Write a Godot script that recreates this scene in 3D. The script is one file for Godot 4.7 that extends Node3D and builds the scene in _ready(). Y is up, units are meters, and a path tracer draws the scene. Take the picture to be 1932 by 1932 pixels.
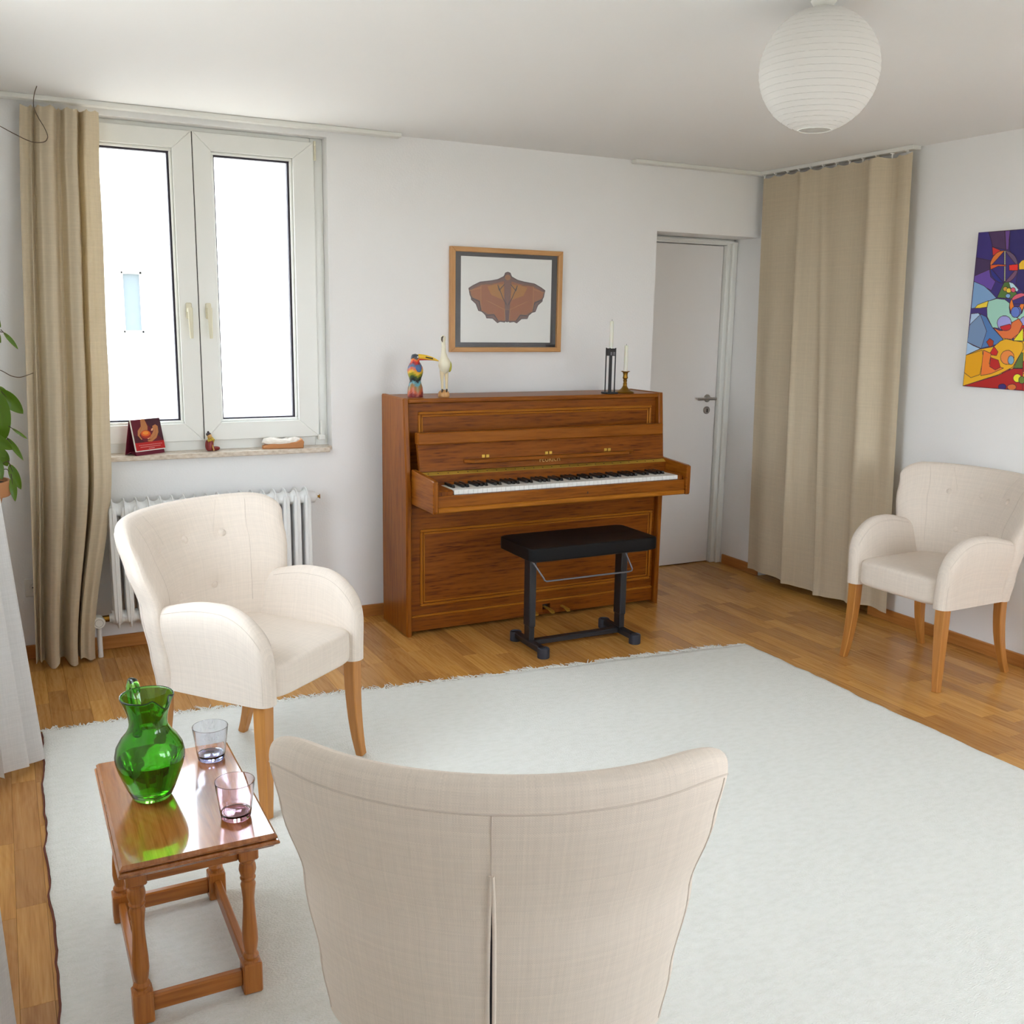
extends Node3D
# A bright living room: upright piano, three cream armchairs, a pale rug, daylight through the windows.

const XL := -2.05   # left wall
const XR := 2.217   # right wall
const H := 2.338    # ceiling
const ZN := 5.7     # wall behind the camera

const ART := [["34266e",0,0,0.376,0.001,0.43,0.46,0.009,0.459],["462d55",0.085,0.001,0.214,0.003,0.239,0.12,0.13,0.097,0.115,0.058],["5f3c82",0.218,0.003,0.258,0.003,0.26,0.12,0.242,0.12],["261e5f",0.258,0.003,0.376,0.001,0.422,0.393,0.35,0.343,0.353,0.237,0.268,0.122],["3c2850",0.004,0.161,0.125,0.183,0.128,0.241,0.005,0.277],["5f4196",0.005,0.277,0.124,0.239,0.14,0.286,0.185,0.316,0.158,0.373,0.004,0.312],["be2828",0.127,0.097,0.202,0.123,0.14,0.155],["cd6e28",0.126,0.224,0.126,0.212,0.126,0.2,0.128,0.189,0.133,0.179,0.138,0.168,0.145,0.158,0.153,0.151,0.161,0.144,0.171,0.136,0.183,0.132,0.194,0.128,0.207,0.126,0.22,0.125,0.233,0.125],["5f4b64",0.233,0.125,0.246,0.126,0.257,0.129,0.27,0.134,0.281,0.138,0.292,0.145,0.303,0.151,0.313,0.16,0.322,0.168,0.33,0.177,0.336,0.187,0.342,0.197,0.347,0.209,0.35,0.219,0.351,0.231],["232878",0.255,0.329,0.243,0.328,0.23,0.327,0.217,0.324,0.204,0.319,0.193,0.313,0.18,0.306,0.169,0.299,0.16,0.289,0.15,0.28,0.142,0.269,0.136,0.258,0.132,0.247,0.129,0.235,0.126,0.224],["6e4b69",0.351,0.231,0.353,0.241,0.352,0.253,0.351,0.263,0.347,0.273,0.342,0.283,0.335,0.292,0.329,0.299,0.321,0.306,0.312,0.313,0.302,0.319,0.291,0.324,0.28,0.327,0.268,0.328,0.255,0.329],["a8b08a",0.228,0.125,0.239,0.126,0.265,0.318,0.254,0.318],["c8521e",0.127,0.212,0.19,0.209,0.256,0.215,0.258,0.222,0.192,0.221,0.133,0.241],["d72d23",0.279,0.216,0.35,0.213,0.354,0.253,0.286,0.251],["e1af28",0.356,0.213,0.375,0.193,0.397,0.187,0.406,0.248,0.362,0.248],["4b6e32",0.256,0.324,0.298,0.321,0.373,0.403,0.339,0.427,0.211,0.419],["afcdd7",0.291,0.321,0.328,0.331,0.376,0.37,0.367,0.385,0.31,0.358],["c89a3c",0.29,0.366,0.288,0.373,0.285,0.377,0.277,0.38,0.269,0.38,0.261,0.377,0.255,0.372,0.253,0.366,0.253,0.36,0.258,0.354,0.265,0.351,0.274,0.351,0.282,0.354,0.287,0.36],["e6be32",0.321,0.374,0.319,0.382,0.314,0.388,0.306,0.39,0.298,0.39,0.288,0.388,0.282,0.382,0.279,0.374,0.28,0.367,0.285,0.363,0.293,0.36,0.302,0.36,0.311,0.363,0.317,0.369],["d2556e",0.351,0.373,0.351,0.379,0.346,0.385,0.34,0.388,0.33,0.386,0.324,0.383,0.317,0.379,0.314,0.372,0.316,0.366,0.321,0.361,0.327,0.358,0.335,0.358,0.343,0.361,0.35,0.366],["78a0c8",0.318,0.409,0.316,0.415,0.311,0.421,0.303,0.424,0.295,0.422,0.287,0.419,0.281,0.415,0.278,0.408,0.28,0.402,0.285,0.398,0.291,0.395,0.301,0.395,0.309,0.398,0.315,0.402],["7396be",0.004,0.312,0.094,0.343,0.151,0.379,0.208,0.422,0.143,0.441,0.034,0.485,0.005,0.488],["e1be37",0.034,0.485,0.056,0.464,0.143,0.438,0.136,0.479,0.081,0.485],["96c3b4",0.143,0.441,0.208,0.425,0.276,0.431,0.317,0.454,0.318,0.482,0.329,0.517,0.396,0.544,0.392,0.567,0.35,0.573,0.296,0.614,0.201,0.61,0.147,0.54,0.137,0.488],["6e87aa",0.008,0.522,0.085,0.522,0.154,0.604,0.153,0.65,0.127,0.747,-0.001,0.707,0.006,0.594],["a5bed7",0.008,0.522,0.069,0.517,0.085,0.528,0.006,0.594],["4b73aa",0.085,0.522,0.139,0.54,0.201,0.61,0.297,0.682,0.271,0.711,0.125,0.745,0.155,0.633],["a0bedc",-0.001,0.707,0.055,0.729,0.119,0.747,-0,0.794],["d26e37",0.207,0.61,0.262,0.628,0.326,0.624,0.356,0.573,0.404,0.55,0.437,0.583,0.414,0.646,0.362,0.681,0.29,0.676],["9696cd",0.35,0.579,0.346,0.599,0.333,0.615,0.31,0.624,0.284,0.626,0.26,0.617,0.243,0.601,0.234,0.579,0.237,0.559,0.252,0.543,0.273,0.534,0.301,0.534,0.325,0.543,0.342,0.559],["be1e23",0.337,0.585,0.345,0.591,0.348,0.598,0.349,0.604,0.347,0.611,0.343,0.617,0.334,0.623,0.323,0.626,0.312,0.627,0.3,0.627,0.289,0.626,0.278,0.621,0.27,0.615,0.265,0.61,0.262,0.602],["cd5a6e",0.322,0.444,0.326,0.435,0.331,0.427,0.337,0.419,0.344,0.412,0.352,0.406,0.362,0.401,0.372,0.398,0.383,0.395,0.394,0.393,0.406,0.393,0.417,0.395,0.428,0.396,0.439,0.399,0.449,0.403],["eb7828",0.389,0.546,0.378,0.541,0.367,0.536,0.357,0.53,0.348,0.522,0.34,0.514,0.332,0.505,0.328,0.495,0.323,0.485,0.32,0.475,0.319,0.464,0.32,0.454,0.322,0.444,0.326,0.434,0.331,0.425],["5a73be",0.406,0.511,0.404,0.525,0.396,0.538,0.383,0.544,0.367,0.544,0.352,0.538,0.34,0.525,0.335,0.511,0.337,0.495,0.346,0.483,0.359,0.476,0.375,0.476,0.389,0.483,0.4,0.495],["e1a519",-0,0.794,0.119,0.75,0.229,0.73,0.276,0.694,0.319,0.679,0.376,0.687,0.449,0.695,0.46,0.707,0.464,0.74,0.397,0.856,0.288,0.909,0.179,0.943,0.002,0.999],["d79b00",-0,0.794,0.135,0.756,0.151,0.808,0.137,0.916,0.063,0.94,0.002,0.91],["e1732d",0.146,0.756,0.213,0.776,0.205,0.842,0.326,0.865,0.228,0.906,0.145,0.922],["af1919",0.211,0.801,0.277,0.816,0.3,0.861,0.261,0.88,0.211,0.859],["a53214",0.163,0.702,0.186,0.679,0.221,0.695,0.221,0.724,0.193,0.734],["be1e1e",0.229,0.73,0.267,0.763,0.258,0.787,0.221,0.785,0.204,0.772],["dc823c",0.401,0.794,0.398,0.813,0.384,0.83,0.365,0.839,0.341,0.84,0.317,0.833,0.299,0.817,0.292,0.797,0.295,0.778,0.309,0.761,0.33,0.752,0.354,0.75,0.376,0.759,0.394,0.774],["78a0be",0.403,0.81,0.401,0.823,0.396,0.833,0.386,0.839,0.376,0.839,0.365,0.835,0.357,0.824,0.353,0.813,0.355,0.8,0.36,0.79,0.369,0.784,0.379,0.784,0.39,0.788,0.398,0.798],["a51919",0.002,0.999,0.179,0.946,0.287,0.914,0.398,0.865,0.479,0.861,0.494,0.997],["dcd22d",0.478,0.92,0.476,0.932,0.467,0.942,0.454,0.948,0.44,0.949,0.427,0.945,0.416,0.936,0.411,0.925,0.413,0.913,0.422,0.903,0.435,0.897,0.449,0.897,0.462,0.901,0.473,0.91],["64782d",0.506,0.93,0.505,0.94,0.5,0.949,0.49,0.954,0.478,0.955,0.467,0.951,0.459,0.943,0.456,0.933,0.457,0.923,0.463,0.916,0.473,0.91,0.484,0.91,0.494,0.913,0.502,0.922],["37286e",0.365,0.981,0.362,0.99,0.355,0.997,0.342,1.001,0.327,1.003,0.315,1,0.305,0.994,0.3,0.985,0.302,0.978,0.31,0.971,0.323,0.967,0.338,0.965,0.351,0.968,0.36,0.974],["cd6e32",0.444,0.98,0.442,0.988,0.432,0.996,0.419,1,0.403,1.001,0.389,0.999,0.378,0.993,0.373,0.984,0.375,0.975,0.385,0.968,0.399,0.964,0.414,0.962,0.43,0.965,0.439,0.971],["ebd72d",0.378,0.689,0.446,0.605,0.457,0.689],["556e32",0.402,0.862,0.451,0.763,0.467,0.762,0.477,0.858]]

var rng := RandomNumberGenerator.new()
var M := {}
var used := {}

# ---------------------------------------------------------------- mesh builder
class MB:
	var v := PackedVector3Array()
	var n := PackedVector3Array()
	var t := PackedVector2Array()
	var k := PackedInt32Array()
	var col := PackedColorArray()
	var grain := Vector3.RIGHT
	var uo := Vector2.ZERO
	var xf := Transform3D()
	var tint := Color.WHITE

	func _push(p: Vector3, nn: Vector3, uv: Vector2) -> int:
		v.append(xf * p)
		n.append((xf.basis * nn).normalized())
		t.append(uv + uo)
		col.append(tint)
		return v.size() - 1

	# convex face, counter-clockwise seen from outside
	func face(pts: Array) -> void:
		var nn: Vector3 = Vector3.ZERO
		for i in range(1, pts.size() - 1):
			nn += (pts[i] - pts[0]).cross(pts[i + 1] - pts[0])
		if nn.length() < 1e-12:
			return
		nn = nn.normalized()
		var g := grain
		if absf(nn.dot(g)) > 0.8:
			g = Vector3.UP if absf(nn.y) < 0.8 else Vector3.RIGHT
		var w := nn.cross(g).normalized()
		var base := v.size()
		for p in pts:
			_push(p, nn, Vector2(p.dot(g), p.dot(w)))
		for i in range(1, pts.size() - 1):
			k.append_array([base, base + i + 1, base + i])

	# chamfered box
	func box(c: Vector3, s: Vector3, ch := 0.002) -> void:
		var h := s * 0.5
		ch = minf(ch, minf(h.x, minf(h.y, h.z)) * 0.95)
		if ch <= 0.0:
			for a in 3:
				for sg in [-1.0, 1.0]:
					var q := []
					for uvp in [[-1, -1], [1, -1], [1, 1], [-1, 1]]:
						var p := Vector3.ZERO
						p[a] = sg * h[a]
						p[(a + 1) % 3] = uvp[0] * h[(a + 1) % 3]
						p[(a + 2) % 3] = uvp[1] * h[(a + 2) % 3]
						q.append(c + p)
					if sg < 0:
						q.reverse()
					face(q)
			return
		for a in 3:
			var b := (a + 1) % 3
			var d := (a + 2) % 3
			for sg in [-1.0, 1.0]:
				var q := []
				for uvp in [[-1, -1], [1, -1], [1, 1], [-1, 1]]:
					var p := Vector3.ZERO
					p[a] = sg * h[a]
					p[b] = uvp[0] * (h[b] - ch)
					p[d] = uvp[1] * (h[d] - ch)
					q.append(c + p)
				if sg < 0:
					q.reverse()
				face(q)
			for sb in [-1.0, 1.0]:
				for sd in [-1.0, 1.0]:
					var q := []
					for e in [[0, -1.0], [0, 1.0], [1, 1.0], [1, -1.0]]:
						var p := Vector3.ZERO
						p[a] = e[1] * (h[a] - ch)
						p[b] = sb * (h[b] - (ch if e[0] == 1 else 0.0))
						p[d] = sd * (h[d] - (ch if e[0] == 0 else 0.0))
						q.append(c + p)
					if sb * sd > 0:
						q.reverse()
					face(q)
		for sx in [-1.0, 1.0]:
			for sy in [-1.0, 1.0]:
				for sz in [-1.0, 1.0]:
					var q := [c + Vector3(sx * h.x, sy * (h.y - ch), sz * (h.z - ch)), c + Vector3(sx * (h.x - ch), sy * h.y, sz * (h.z - ch)), c + Vector3(sx * (h.x - ch), sy * (h.y - ch), sz * h.z)]
					if sx * sy * sz < 0:
						q.reverse()
					face(q)

	func bb(lo: Vector3, hi: Vector3, ch := 0.002) -> void:
		box((lo + hi) * 0.5, hi - lo, ch)

	# polygon (2d, counter-clockwise) extruded along an axis: at(p, d) places it
	func prism(poly: PackedVector2Array, d0: float, d1: float, at: Callable, ch := 0.0) -> void:
		if not Geometry2D.is_polygon_clockwise(poly):
			pass
		else:
			poly = poly.duplicate()
			poly.reverse()
		var m := poly.size()
		var ins := PackedVector2Array()
		for i in m:
			var a := (poly[i] - poly[(i + m - 1) % m]).normalized()
			var b := (poly[(i + 1) % m] - poly[i]).normalized()
			var na := Vector2(-a.y, a.x)
			var nb := Vector2(-b.y, b.x)
			var mid := (na + nb)
			mid = mid / maxf(0.4, mid.length_squared()) * 2.0
			ins.append(poly[i] + mid * ch)
		var tri := Geometry2D.triangulate_polygon(poly)
		var flip: bool = (at.call(Vector2(1, 0), 0.0) - at.call(Vector2.ZERO, 0.0)).cross(at.call(Vector2(0, 1), 0.0) - at.call(Vector2.ZERO, 0.0)).dot(at.call(Vector2.ZERO, 1.0) - at.call(Vector2.ZERO, 0.0)) < 0
		var rings := [[ins, d0], [poly, d0 + ch], [poly, d1 - ch], [ins, d1]] if ch > 0.0 else [[poly, d0], [poly, d1]]
		for r in rings.size() - 1:
			for i in m:
				var j := (i + 1) % m
				var q := [at.call(rings[r][0][i], rings[r][1]), at.call(rings[r][0][j], rings[r][1]), at.call(rings[r + 1][0][j], rings[r + 1][1]), at.call(rings[r + 1][0][i], rings[r + 1][1])]
				if flip:
					q.reverse()
				face(q)
		var src: PackedVector2Array = ins if ch > 0.0 else poly
		for i in range(0, tri.size(), 3):
			var q := [at.call(src[tri[i]], d1), at.call(src[tri[i + 1]], d1), at.call(src[tri[i + 2]], d1)]
			var w := [at.call(src[tri[i]], d0), at.call(src[tri[i + 2]], d0), at.call(src[tri[i + 1]], d0)]
			if (src[tri[i + 1]] - src[tri[i]]).cross(src[tri[i + 2]] - src[tri[i]]) < 0:
				q.reverse()
				w.reverse()
			if flip:
				q.reverse()
				w.reverse()
			face(q)
			face(w)

	# smooth grid; f(i, j) -> Vector3; i along u (nu points), j along v (nv points); outside = du x dv
	func grid(nu: int, nv: int, f: Callable, uvf: Callable, close_u := false, flip := false) -> void:
		var base := v.size()
		var pts := PackedVector3Array()
		for j in nv:
			for i in nu:
				pts.append(f.call(i, j))
		for j in nv:
			for i in nu:
				var i0 := i - 1
				var i1 := i + 1
				if close_u:
					i0 = (i0 + nu - 1) % (nu - 1)
					i1 = i1 % (nu - 1) if i1 >= nu - 1 else i1
					if i == nu - 1:
						i0 = nu - 2
						i1 = 1
				else:
					i0 = maxi(i0, 0)
					i1 = mini(i1, nu - 1)
				var j0 := maxi(j - 1, 0)
				var j1 := mini(j + 1, nv - 1)
				var du := pts[j * nu + i1] - pts[j * nu + i0]
				var dv := pts[j1 * nu + i] - pts[j0 * nu + i]
				if du.length_squared() < 1e-14:
					var jj := j + 1 if j == 0 else j - 1
					du = pts[jj * nu + i1] - pts[jj * nu + i0]
				var nn := du.cross(dv)
				if nn.length_squared() < 1e-16:
					nn = Vector3.UP
				if flip:
					nn = -nn
				_push(pts[j * nu + i], nn.normalized(), uvf.call(i, j))
		for j in nv - 1:
			for i in nu - 1:
				var a := base + j * nu + i
				var b := a + 1
				var c := a + nu + 1
				var d := a + nu
				if flip:
					k.append_array([a, b, c, a, c, d])
				else:
					k.append_array([a, c, b, a, d, c])

	# lathe around y: profile from bottom outside up (radius, height); sharp corners are split
	func lathe(prof: Array, seg := 24, o := Vector3.ZERO) -> void:
		var runs := []
		var cur := [prof[0]]
		for i in range(1, prof.size()):
			cur.append(prof[i])
			if i < prof.size() - 1:
				var a: Vector2 = (prof[i] - prof[i - 1]).normalized()
				var b: Vector2 = (prof[i + 1] - prof[i]).normalized()
				if a.dot(b) < 0.75:
					runs.append(cur)
					cur = [prof[i]]
		runs.append(cur)
		for r in runs:
			var f := func(i: int, j: int) -> Vector3:
				var an := -TAU * i / seg
				return o + Vector3(r[j].x * cos(an), r[j].y, r[j].x * sin(an))
			grid(seg + 1, r.size(), f, func(i: int, j: int) -> Vector2: return Vector2(r[j].y, TAU * 0.04 * i / seg), true)

	# round tube along a path; radius may vary
	func tube(path: Array, rad, seg := 8, caps := true) -> void:
		var m := path.size()
		var fr := []
		var up := Vector3.UP
		var t0: Vector3 = (path[1] - path[0]).normalized()
		if absf(t0.dot(up)) > 0.9:
			up = Vector3.RIGHT
		var nrm := (up - t0 * up.dot(t0)).normalized()
		for i in m:
			var tg: Vector3 = (path[mini(i + 1, m - 1)] - path[maxi(i - 1, 0)]).normalized()
			nrm = (nrm - tg * nrm.dot(tg)).normalized()
			fr.append([nrm, tg.cross(nrm)])
		var ra := []
		for i in m:
			ra.append(rad[i] if rad is Array else rad)
		var f := func(i: int, j: int) -> Vector3:
			var an := TAU * i / seg
			return path[j] + (fr[j][0] * cos(an) + fr[j][1] * sin(an)) * ra[j]
		grid(seg + 1, m, f, func(i: int, j: int) -> Vector2: return Vector2(j * 0.02, i * 0.01), true)
		if caps:
			for e in [0, m - 1]:
				var q := []
				for i in seg:
					q.append(f.call(i, e))
				if e == 0:
					q.reverse()
				face(q)

	# rectangular section swept along a path: wid along side, dep along its perpendicular
	func bar(path: Array, wid, dep, side: Vector3, ch := 0.003) -> void:
		var m := path.size()
		var rings := []
		for i in m:
			var tg: Vector3 = (path[mini(i + 1, m - 1)] - path[maxi(i - 1, 0)]).normalized()
			var sx := (side - tg * side.dot(tg)).normalized()
			var sy := tg.cross(sx)
			var w: float = (wid[i] if wid is Array else wid) * 0.5
			var d: float = (dep[i] if dep is Array else dep) * 0.5
			var q := []
			for e in [Vector2(-w + ch, -d), Vector2(w - ch, -d), Vector2(w, -d + ch), Vector2(w, d - ch), Vector2(w - ch, d), Vector2(-w + ch, d), Vector2(-w, d - ch), Vector2(-w, -d + ch)]:
				q.append(path[i] + sx * e.x + sy * e.y)
			rings.append(q)
		for i in m - 1:
			for j in 8:
				var l := (j + 1) % 8
				face([rings[i][j], rings[i][l], rings[i + 1][l], rings[i + 1][j]])
		var a: Array = rings[0].duplicate()
		a.reverse()
		face(a)
		face(rings[m - 1])

	func ellipsoid(c: Vector3, r: Vector3, e := 1.0, nu := 20, nv := 12) -> void:
		var pw := func(x: float) -> float: return signf(x) * pow(absf(x), e)
		var f := func(i: int, j: int) -> Vector3:
			var a := -TAU * i / nu
			var b := -PI / 2 + PI * j / (nv - 1)
			var cb: float = pw.call(cos(b)) if j > 0 and j < nv - 1 else 0.0
			return c + Vector3(r.x * cb * pw.call(cos(a)), r.y * pw.call(sin(b)), r.z * cb * pw.call(sin(a)))
		grid(nu + 1, nv, f, func(i: int, j: int) -> Vector2:
			var p: Vector3 = f.call(i, j)
			return Vector2(p.x, p.y + p.z), true)

	func mesh() -> ArrayMesh:
		var a := []
		a.resize(Mesh.ARRAY_MAX)
		a[Mesh.ARRAY_VERTEX] = v
		a[Mesh.ARRAY_NORMAL] = n
		a[Mesh.ARRAY_TEX_UV] = t
		a[Mesh.ARRAY_COLOR] = col
		a[Mesh.ARRAY_INDEX] = k
		var m := ArrayMesh.new()
		m.add_surface_from_arrays(Mesh.PRIMITIVE_TRIANGLES, a)
		return m

# ---------------------------------------------------------------- scene helpers
func numbered(called: String) -> String:
	var c: int = used.get(called, 0)
	used[called] = c + 1
	return called if c == 0 else "%s_%03d" % [called, c]

func meta(o: Node, label: String, category: String, group := "", kind := "") -> void:
	if label: o.set_meta("label", label)
	if category: o.set_meta("category", category)
	if group: o.set_meta("group", group)
	if kind: o.set_meta("kind", kind)

func thing(called: String, label: String, category: String, at := Vector3.ZERO, turn := 0.0, group := "") -> Node3D:
	var o := Node3D.new()
	o.name = numbered(called)
	add_child(o, true)
	o.position = at
	o.rotation.y = turn
	meta(o, label, category, group)
	return o

# one mesh as a part of parent, or as a thing of its own; local = false: built in room coordinates
func part(mb, called: String, m: Material, parent: Node3D = null, local := false) -> MeshInstance3D:
	var o := MeshInstance3D.new()
	o.mesh = mb.mesh() if mb is MB else mb
	o.material_override = m
	o.name = called if parent else numbered(called)
	o.cast_shadow = GeometryInstance3D.SHADOW_CASTING_SETTING_ON
	(parent if parent else self).add_child(o, true)
	if parent and not local:
		o.transform = parent.global_transform.affine_inverse() if parent.is_inside_tree() else Transform3D()
	return o

func struct(called: String, mb: MB, m: Material, label: String) -> MeshInstance3D:
	var o := part(mb, called, m)
	o.set_meta("kind", "structure")
	o.set_meta("label", label)
	return o

func sgroup(called: String, label: String) -> Node3D:
	var o := Node3D.new()
	o.name = numbered(called)
	add_child(o, true)
	o.set_meta("kind", "structure")
	o.set_meta("label", label)
	return o

func c8(r: int, g: int, b: int) -> Color:
	return Color(r / 255.0, g / 255.0, b / 255.0)

func mat(called: String, c: Color, rough := 0.6, metal := 0.0) -> StandardMaterial3D:
	var m := StandardMaterial3D.new()
	m.resource_name = called
	m.albedo_color = c
	m.roughness = rough
	m.metallic = metal
	M[called] = m
	return m

func noise_tex(freq: float, ramp: Array, sd: int, kind := FastNoiseLite.TYPE_SIMPLEX_SMOOTH, oct := 4, size := 512, normal := false) -> NoiseTexture2D:
	var f := FastNoiseLite.new()
	f.noise_type = kind
	f.frequency = freq
	f.seed = sd
	f.fractal_octaves = oct
	var t := NoiseTexture2D.new()
	t.width = size
	t.height = size
	t.seamless = true
	t.noise = f
	if normal:
		t.as_normal_map = true
		t.bump_strength = 4.0
	if ramp.size():
		var g := Gradient.new()
		var off := PackedFloat32Array()
		var cs := PackedColorArray()
		for e in ramp:
			off.append(e[0])
			cs.append(e[1])
		g.offsets = off
		g.colors = cs
		t.color_ramp = g
	return t

# wood grain, computed: x runs along the grain over lu metres, y across it over lv metres
func wood(called: String, ramp: Array, sd: int, lu: float, lv: float, rough: float, fleck := 0.0, cath := 0.0, w := 512, h := 256) -> StandardMaterial3D:
	var g := Gradient.new()
	var off := PackedFloat32Array()
	var cs := PackedColorArray()
	for e in ramp:
		off.append(e[0])
		cs.append(e[1])
	g.offsets = off
	g.colors = cs
	var fn := FastNoiseLite.new()
	fn.seed = sd
	fn.frequency = 1.0
	fn.fractal_type = FastNoiseLite.FRACTAL_NONE
	var im := Image.create(w, h, false, Image.FORMAT_RGB8)
	var lut := []
	for i in 128:
		lut.append(g.sample(i / 127.0))
	for y in h:
		for x in w:
			var v := 0.0
			# seamless: blend each edge into the other
			var fx := clampf((float(x) / w - 0.85) / 0.15, 0.0, 1.0)
			var fy := clampf((float(y) / h - 0.85) / 0.15, 0.0, 1.0)
			for k in 4:
				var wt := (fx if k % 2 == 1 else 1.0 - fx) * (fy if k >= 2 else 1.0 - fy)
				if wt <= 0.0:
					continue
				var a := (float(x) / w - (1.0 if k % 2 == 1 else 0.0)) * lu
				var b := (float(y) / h - (1.0 if k >= 2 else 0.0)) * lv
				var q := 0.5 * fn.get_noise_2d(a * 3.0, b * 60.0) + 0.35 * fn.get_noise_2d(a * 9.0 + 40, b * 260.0) + 0.25 * fn.get_noise_2d(a * 1.2 + 90, b * 9.0)
				if cath > 0.0:
					var rr := b * 55.0 + 3.0 * fn.get_noise_2d(a * 2.6 + 7, b * 5.0)
					q += cath * (absf(fposmod(rr, 1.0) - 0.5) * 2.0 - 0.5)
				if fleck > 0.0:
					var e := fn.get_noise_2d(a * 14.0 + 11, b * 150.0 + 5)
					q -= fleck * maxf(0.0, e - 0.25)
				v += wt * q
			im.set_pixel(x, y, lut[clampi(int((0.5 + 0.62 * v) * 127.0), 0, 127)])
	var m := mat(called, Color.WHITE, rough)
	m.albedo_texture = ImageTexture.create_from_image(im)
	m.uv1_scale = Vector3(1.0 / lu, 1.0 / lv, 1)
	return m

func weave_tex(sd: int, size := 384, lo := 0.86) -> Array:
	var r := RandomNumberGenerator.new()
	r.seed = sd
	var hor := PackedFloat32Array()
	var ver := PackedFloat32Array()
	for i in size:
		hor.append(r.randf())
		ver.append(r.randf())
	var fn := FastNoiseLite.new()
	fn.seed = sd
	fn.frequency = 0.03
	var im := Image.create(size, size, false, Image.FORMAT_RGB8)
	var hm := Image.create(size, size, false, Image.FORMAT_RGB8)
	for y in size:
		var ty := y / 2
		for x in size:
			var tx := x / 2
			var over := (tx + ty) % 2 == 0
			var a: float = hor[ty] * 0.6 + 0.4 * fn.get_noise_2d(x * 0.35, ty * 9.0)
			var b: float = ver[tx] * 0.6 + 0.4 * fn.get_noise_2d(tx * 9.0 + 500, y * 0.35)
			var q := clampf(0.5 + 0.5 * (a if over else b), 0.0, 1.0)
			var e := lo + (1.0 - lo) * q
			im.set_pixel(x, y, Color(e, e, e))
			var hh := clampf((0.65 if over else 0.4) + 0.3 * (q - 0.5), 0.0, 1.0)
			hm.set_pixel(x, y, Color(hh, hh, hh))
	return [ImageTexture.create_from_image(im), ImageTexture.create_from_image(hm)]

func fill_poly(im: Image, pts: PackedVector2Array, c: Color) -> void:
	var y0 := 1e9
	var y1 := -1e9
	for p in pts:
		y0 = minf(y0, p.y)
		y1 = maxf(y1, p.y)
	for y in range(maxi(0, int(y0)), mini(im.get_height() - 1, int(y1)) + 1):
		var xs := []
		var yy := y + 0.5
		for i in pts.size():
			var a := pts[i]
			var b := pts[(i + 1) % pts.size()]
			if (a.y <= yy) != (b.y <= yy):
				xs.append(a.x + (yy - a.y) / (b.y - a.y) * (b.x - a.x))
		xs.sort()
		for i in range(0, xs.size() - 1, 2):
			im.fill_rect(Rect2i(int(round(xs[i])), y, maxi(0, int(round(xs[i + 1])) - int(round(xs[i]))), 1), c)

func stroke(im: Image, pts: PackedVector2Array, w: float, c: Color, closed := true) -> void:
	for i in pts.size() - (0 if closed else 1):
		var a := pts[i]
		var b := pts[(i + 1) % pts.size()]
		var d := (b - a)
		if d.length() < 0.01:
			continue
		var s := d.normalized().orthogonal() * w * 0.5
		var e := d.normalized() * w * 0.3
		fill_poly(im, PackedVector2Array([a + s - e, b + s + e, b - s + e, a - s - e]), c)

func pic(im: Image, called: String, rough := 0.5) -> StandardMaterial3D:
	var m := mat(called, Color.WHITE, rough)
	m.albedo_texture = ImageTexture.create_from_image(im)
	m.texture_repeat = false
	return m

# a flat sheet with its own 0..1 texture coordinates: o = lower left, u to the right, w up, as seen from its front
func sheet(mb: MB, o: Vector3, u: Vector3, w: Vector3) -> void:
	var nn := u.cross(w).normalized()
	var a := mb._push(o, nn, Vector2(0, 1))
	var b := mb._push(o + u, nn, Vector2(1, 1))
	var c := mb._push(o + u + w, nn, Vector2(1, 0))
	var d := mb._push(o + w, nn, Vector2(0, 0))
	mb.k.append_array([a, c, b, a, d, c])

func lerp_tab(tab: Array, x: float) -> float:
	if x <= tab[0][0]:
		return tab[0][1]
	for i in range(1, tab.size()):
		if x <= tab[i][0]:
			var f: float = (x - tab[i - 1][0]) / (tab[i][0] - tab[i - 1][0])
			f = f * f * (3 - 2 * f)
			return lerpf(tab[i - 1][1], tab[i][1], f)
	return tab[-1][1]

func bez(a: Vector3, b: Vector3, c: Vector3, m: int) -> Array:
	var out := []
	for i in m:
		var f := float(i) / (m - 1)
		out.append(a.lerp(b, f).lerp(b.lerp(c, f), f))
	return out

func _ready() -> void:
	rng.seed = 7
	# ---- camera
	var cam := Camera3D.new()
	cam.name = "camera"
	cam.fov = 54.556
	cam.near = 0.05
	cam.far = 200.0
	add_child(cam)
	cam.position = Vector3(-1.7777, 1.5015, 4.6561)
	cam.rotation = Vector3(-0.1929, -0.4759, 0.0169)
	# ---- sky and exposure: an overcast, evenly bright day
	var env := Environment.new()
	var sky := Sky.new()
	var sm := ProceduralSkyMaterial.new()
	sm.sky_top_color = Color(0.89, 0.945, 1.0)
	sm.sky_horizon_color = Color(0.955, 0.975, 1.0)
	sm.ground_horizon_color = Color(0.70, 0.70, 0.69)
	sm.ground_bottom_color = Color(0.62, 0.62, 0.60)
	sky.sky_material = sm
	env.background_mode = Environment.BG_SKY
	env.sky = sky
	env.background_energy_multiplier = 12.8
	env.tonemap_mode = Environment.TONE_MAPPER_LINEAR
	env.tonemap_exposure = 1.0
	env.sdfgi_enabled = true
	env.ssao_enabled = true
	env.ssil_enabled = true
	var we := WorldEnvironment.new()
	we.name = "environment"
	we.environment = env
	add_child(we)
	make_materials()
	build_shell()
	build_floor()
	build_window()
	build_window_right()
	build_door()
	build_outside()
	build_tracks()
	build_rug()
	build_piano()
	build_armchairs()
	build_side_table()
	build_bench()
	build_radiator()
	build_curtains()
	build_pictures()
	build_piano_top()
	build_sill_things()
	build_lamp()
	build_plant()
	build_socket()

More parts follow.
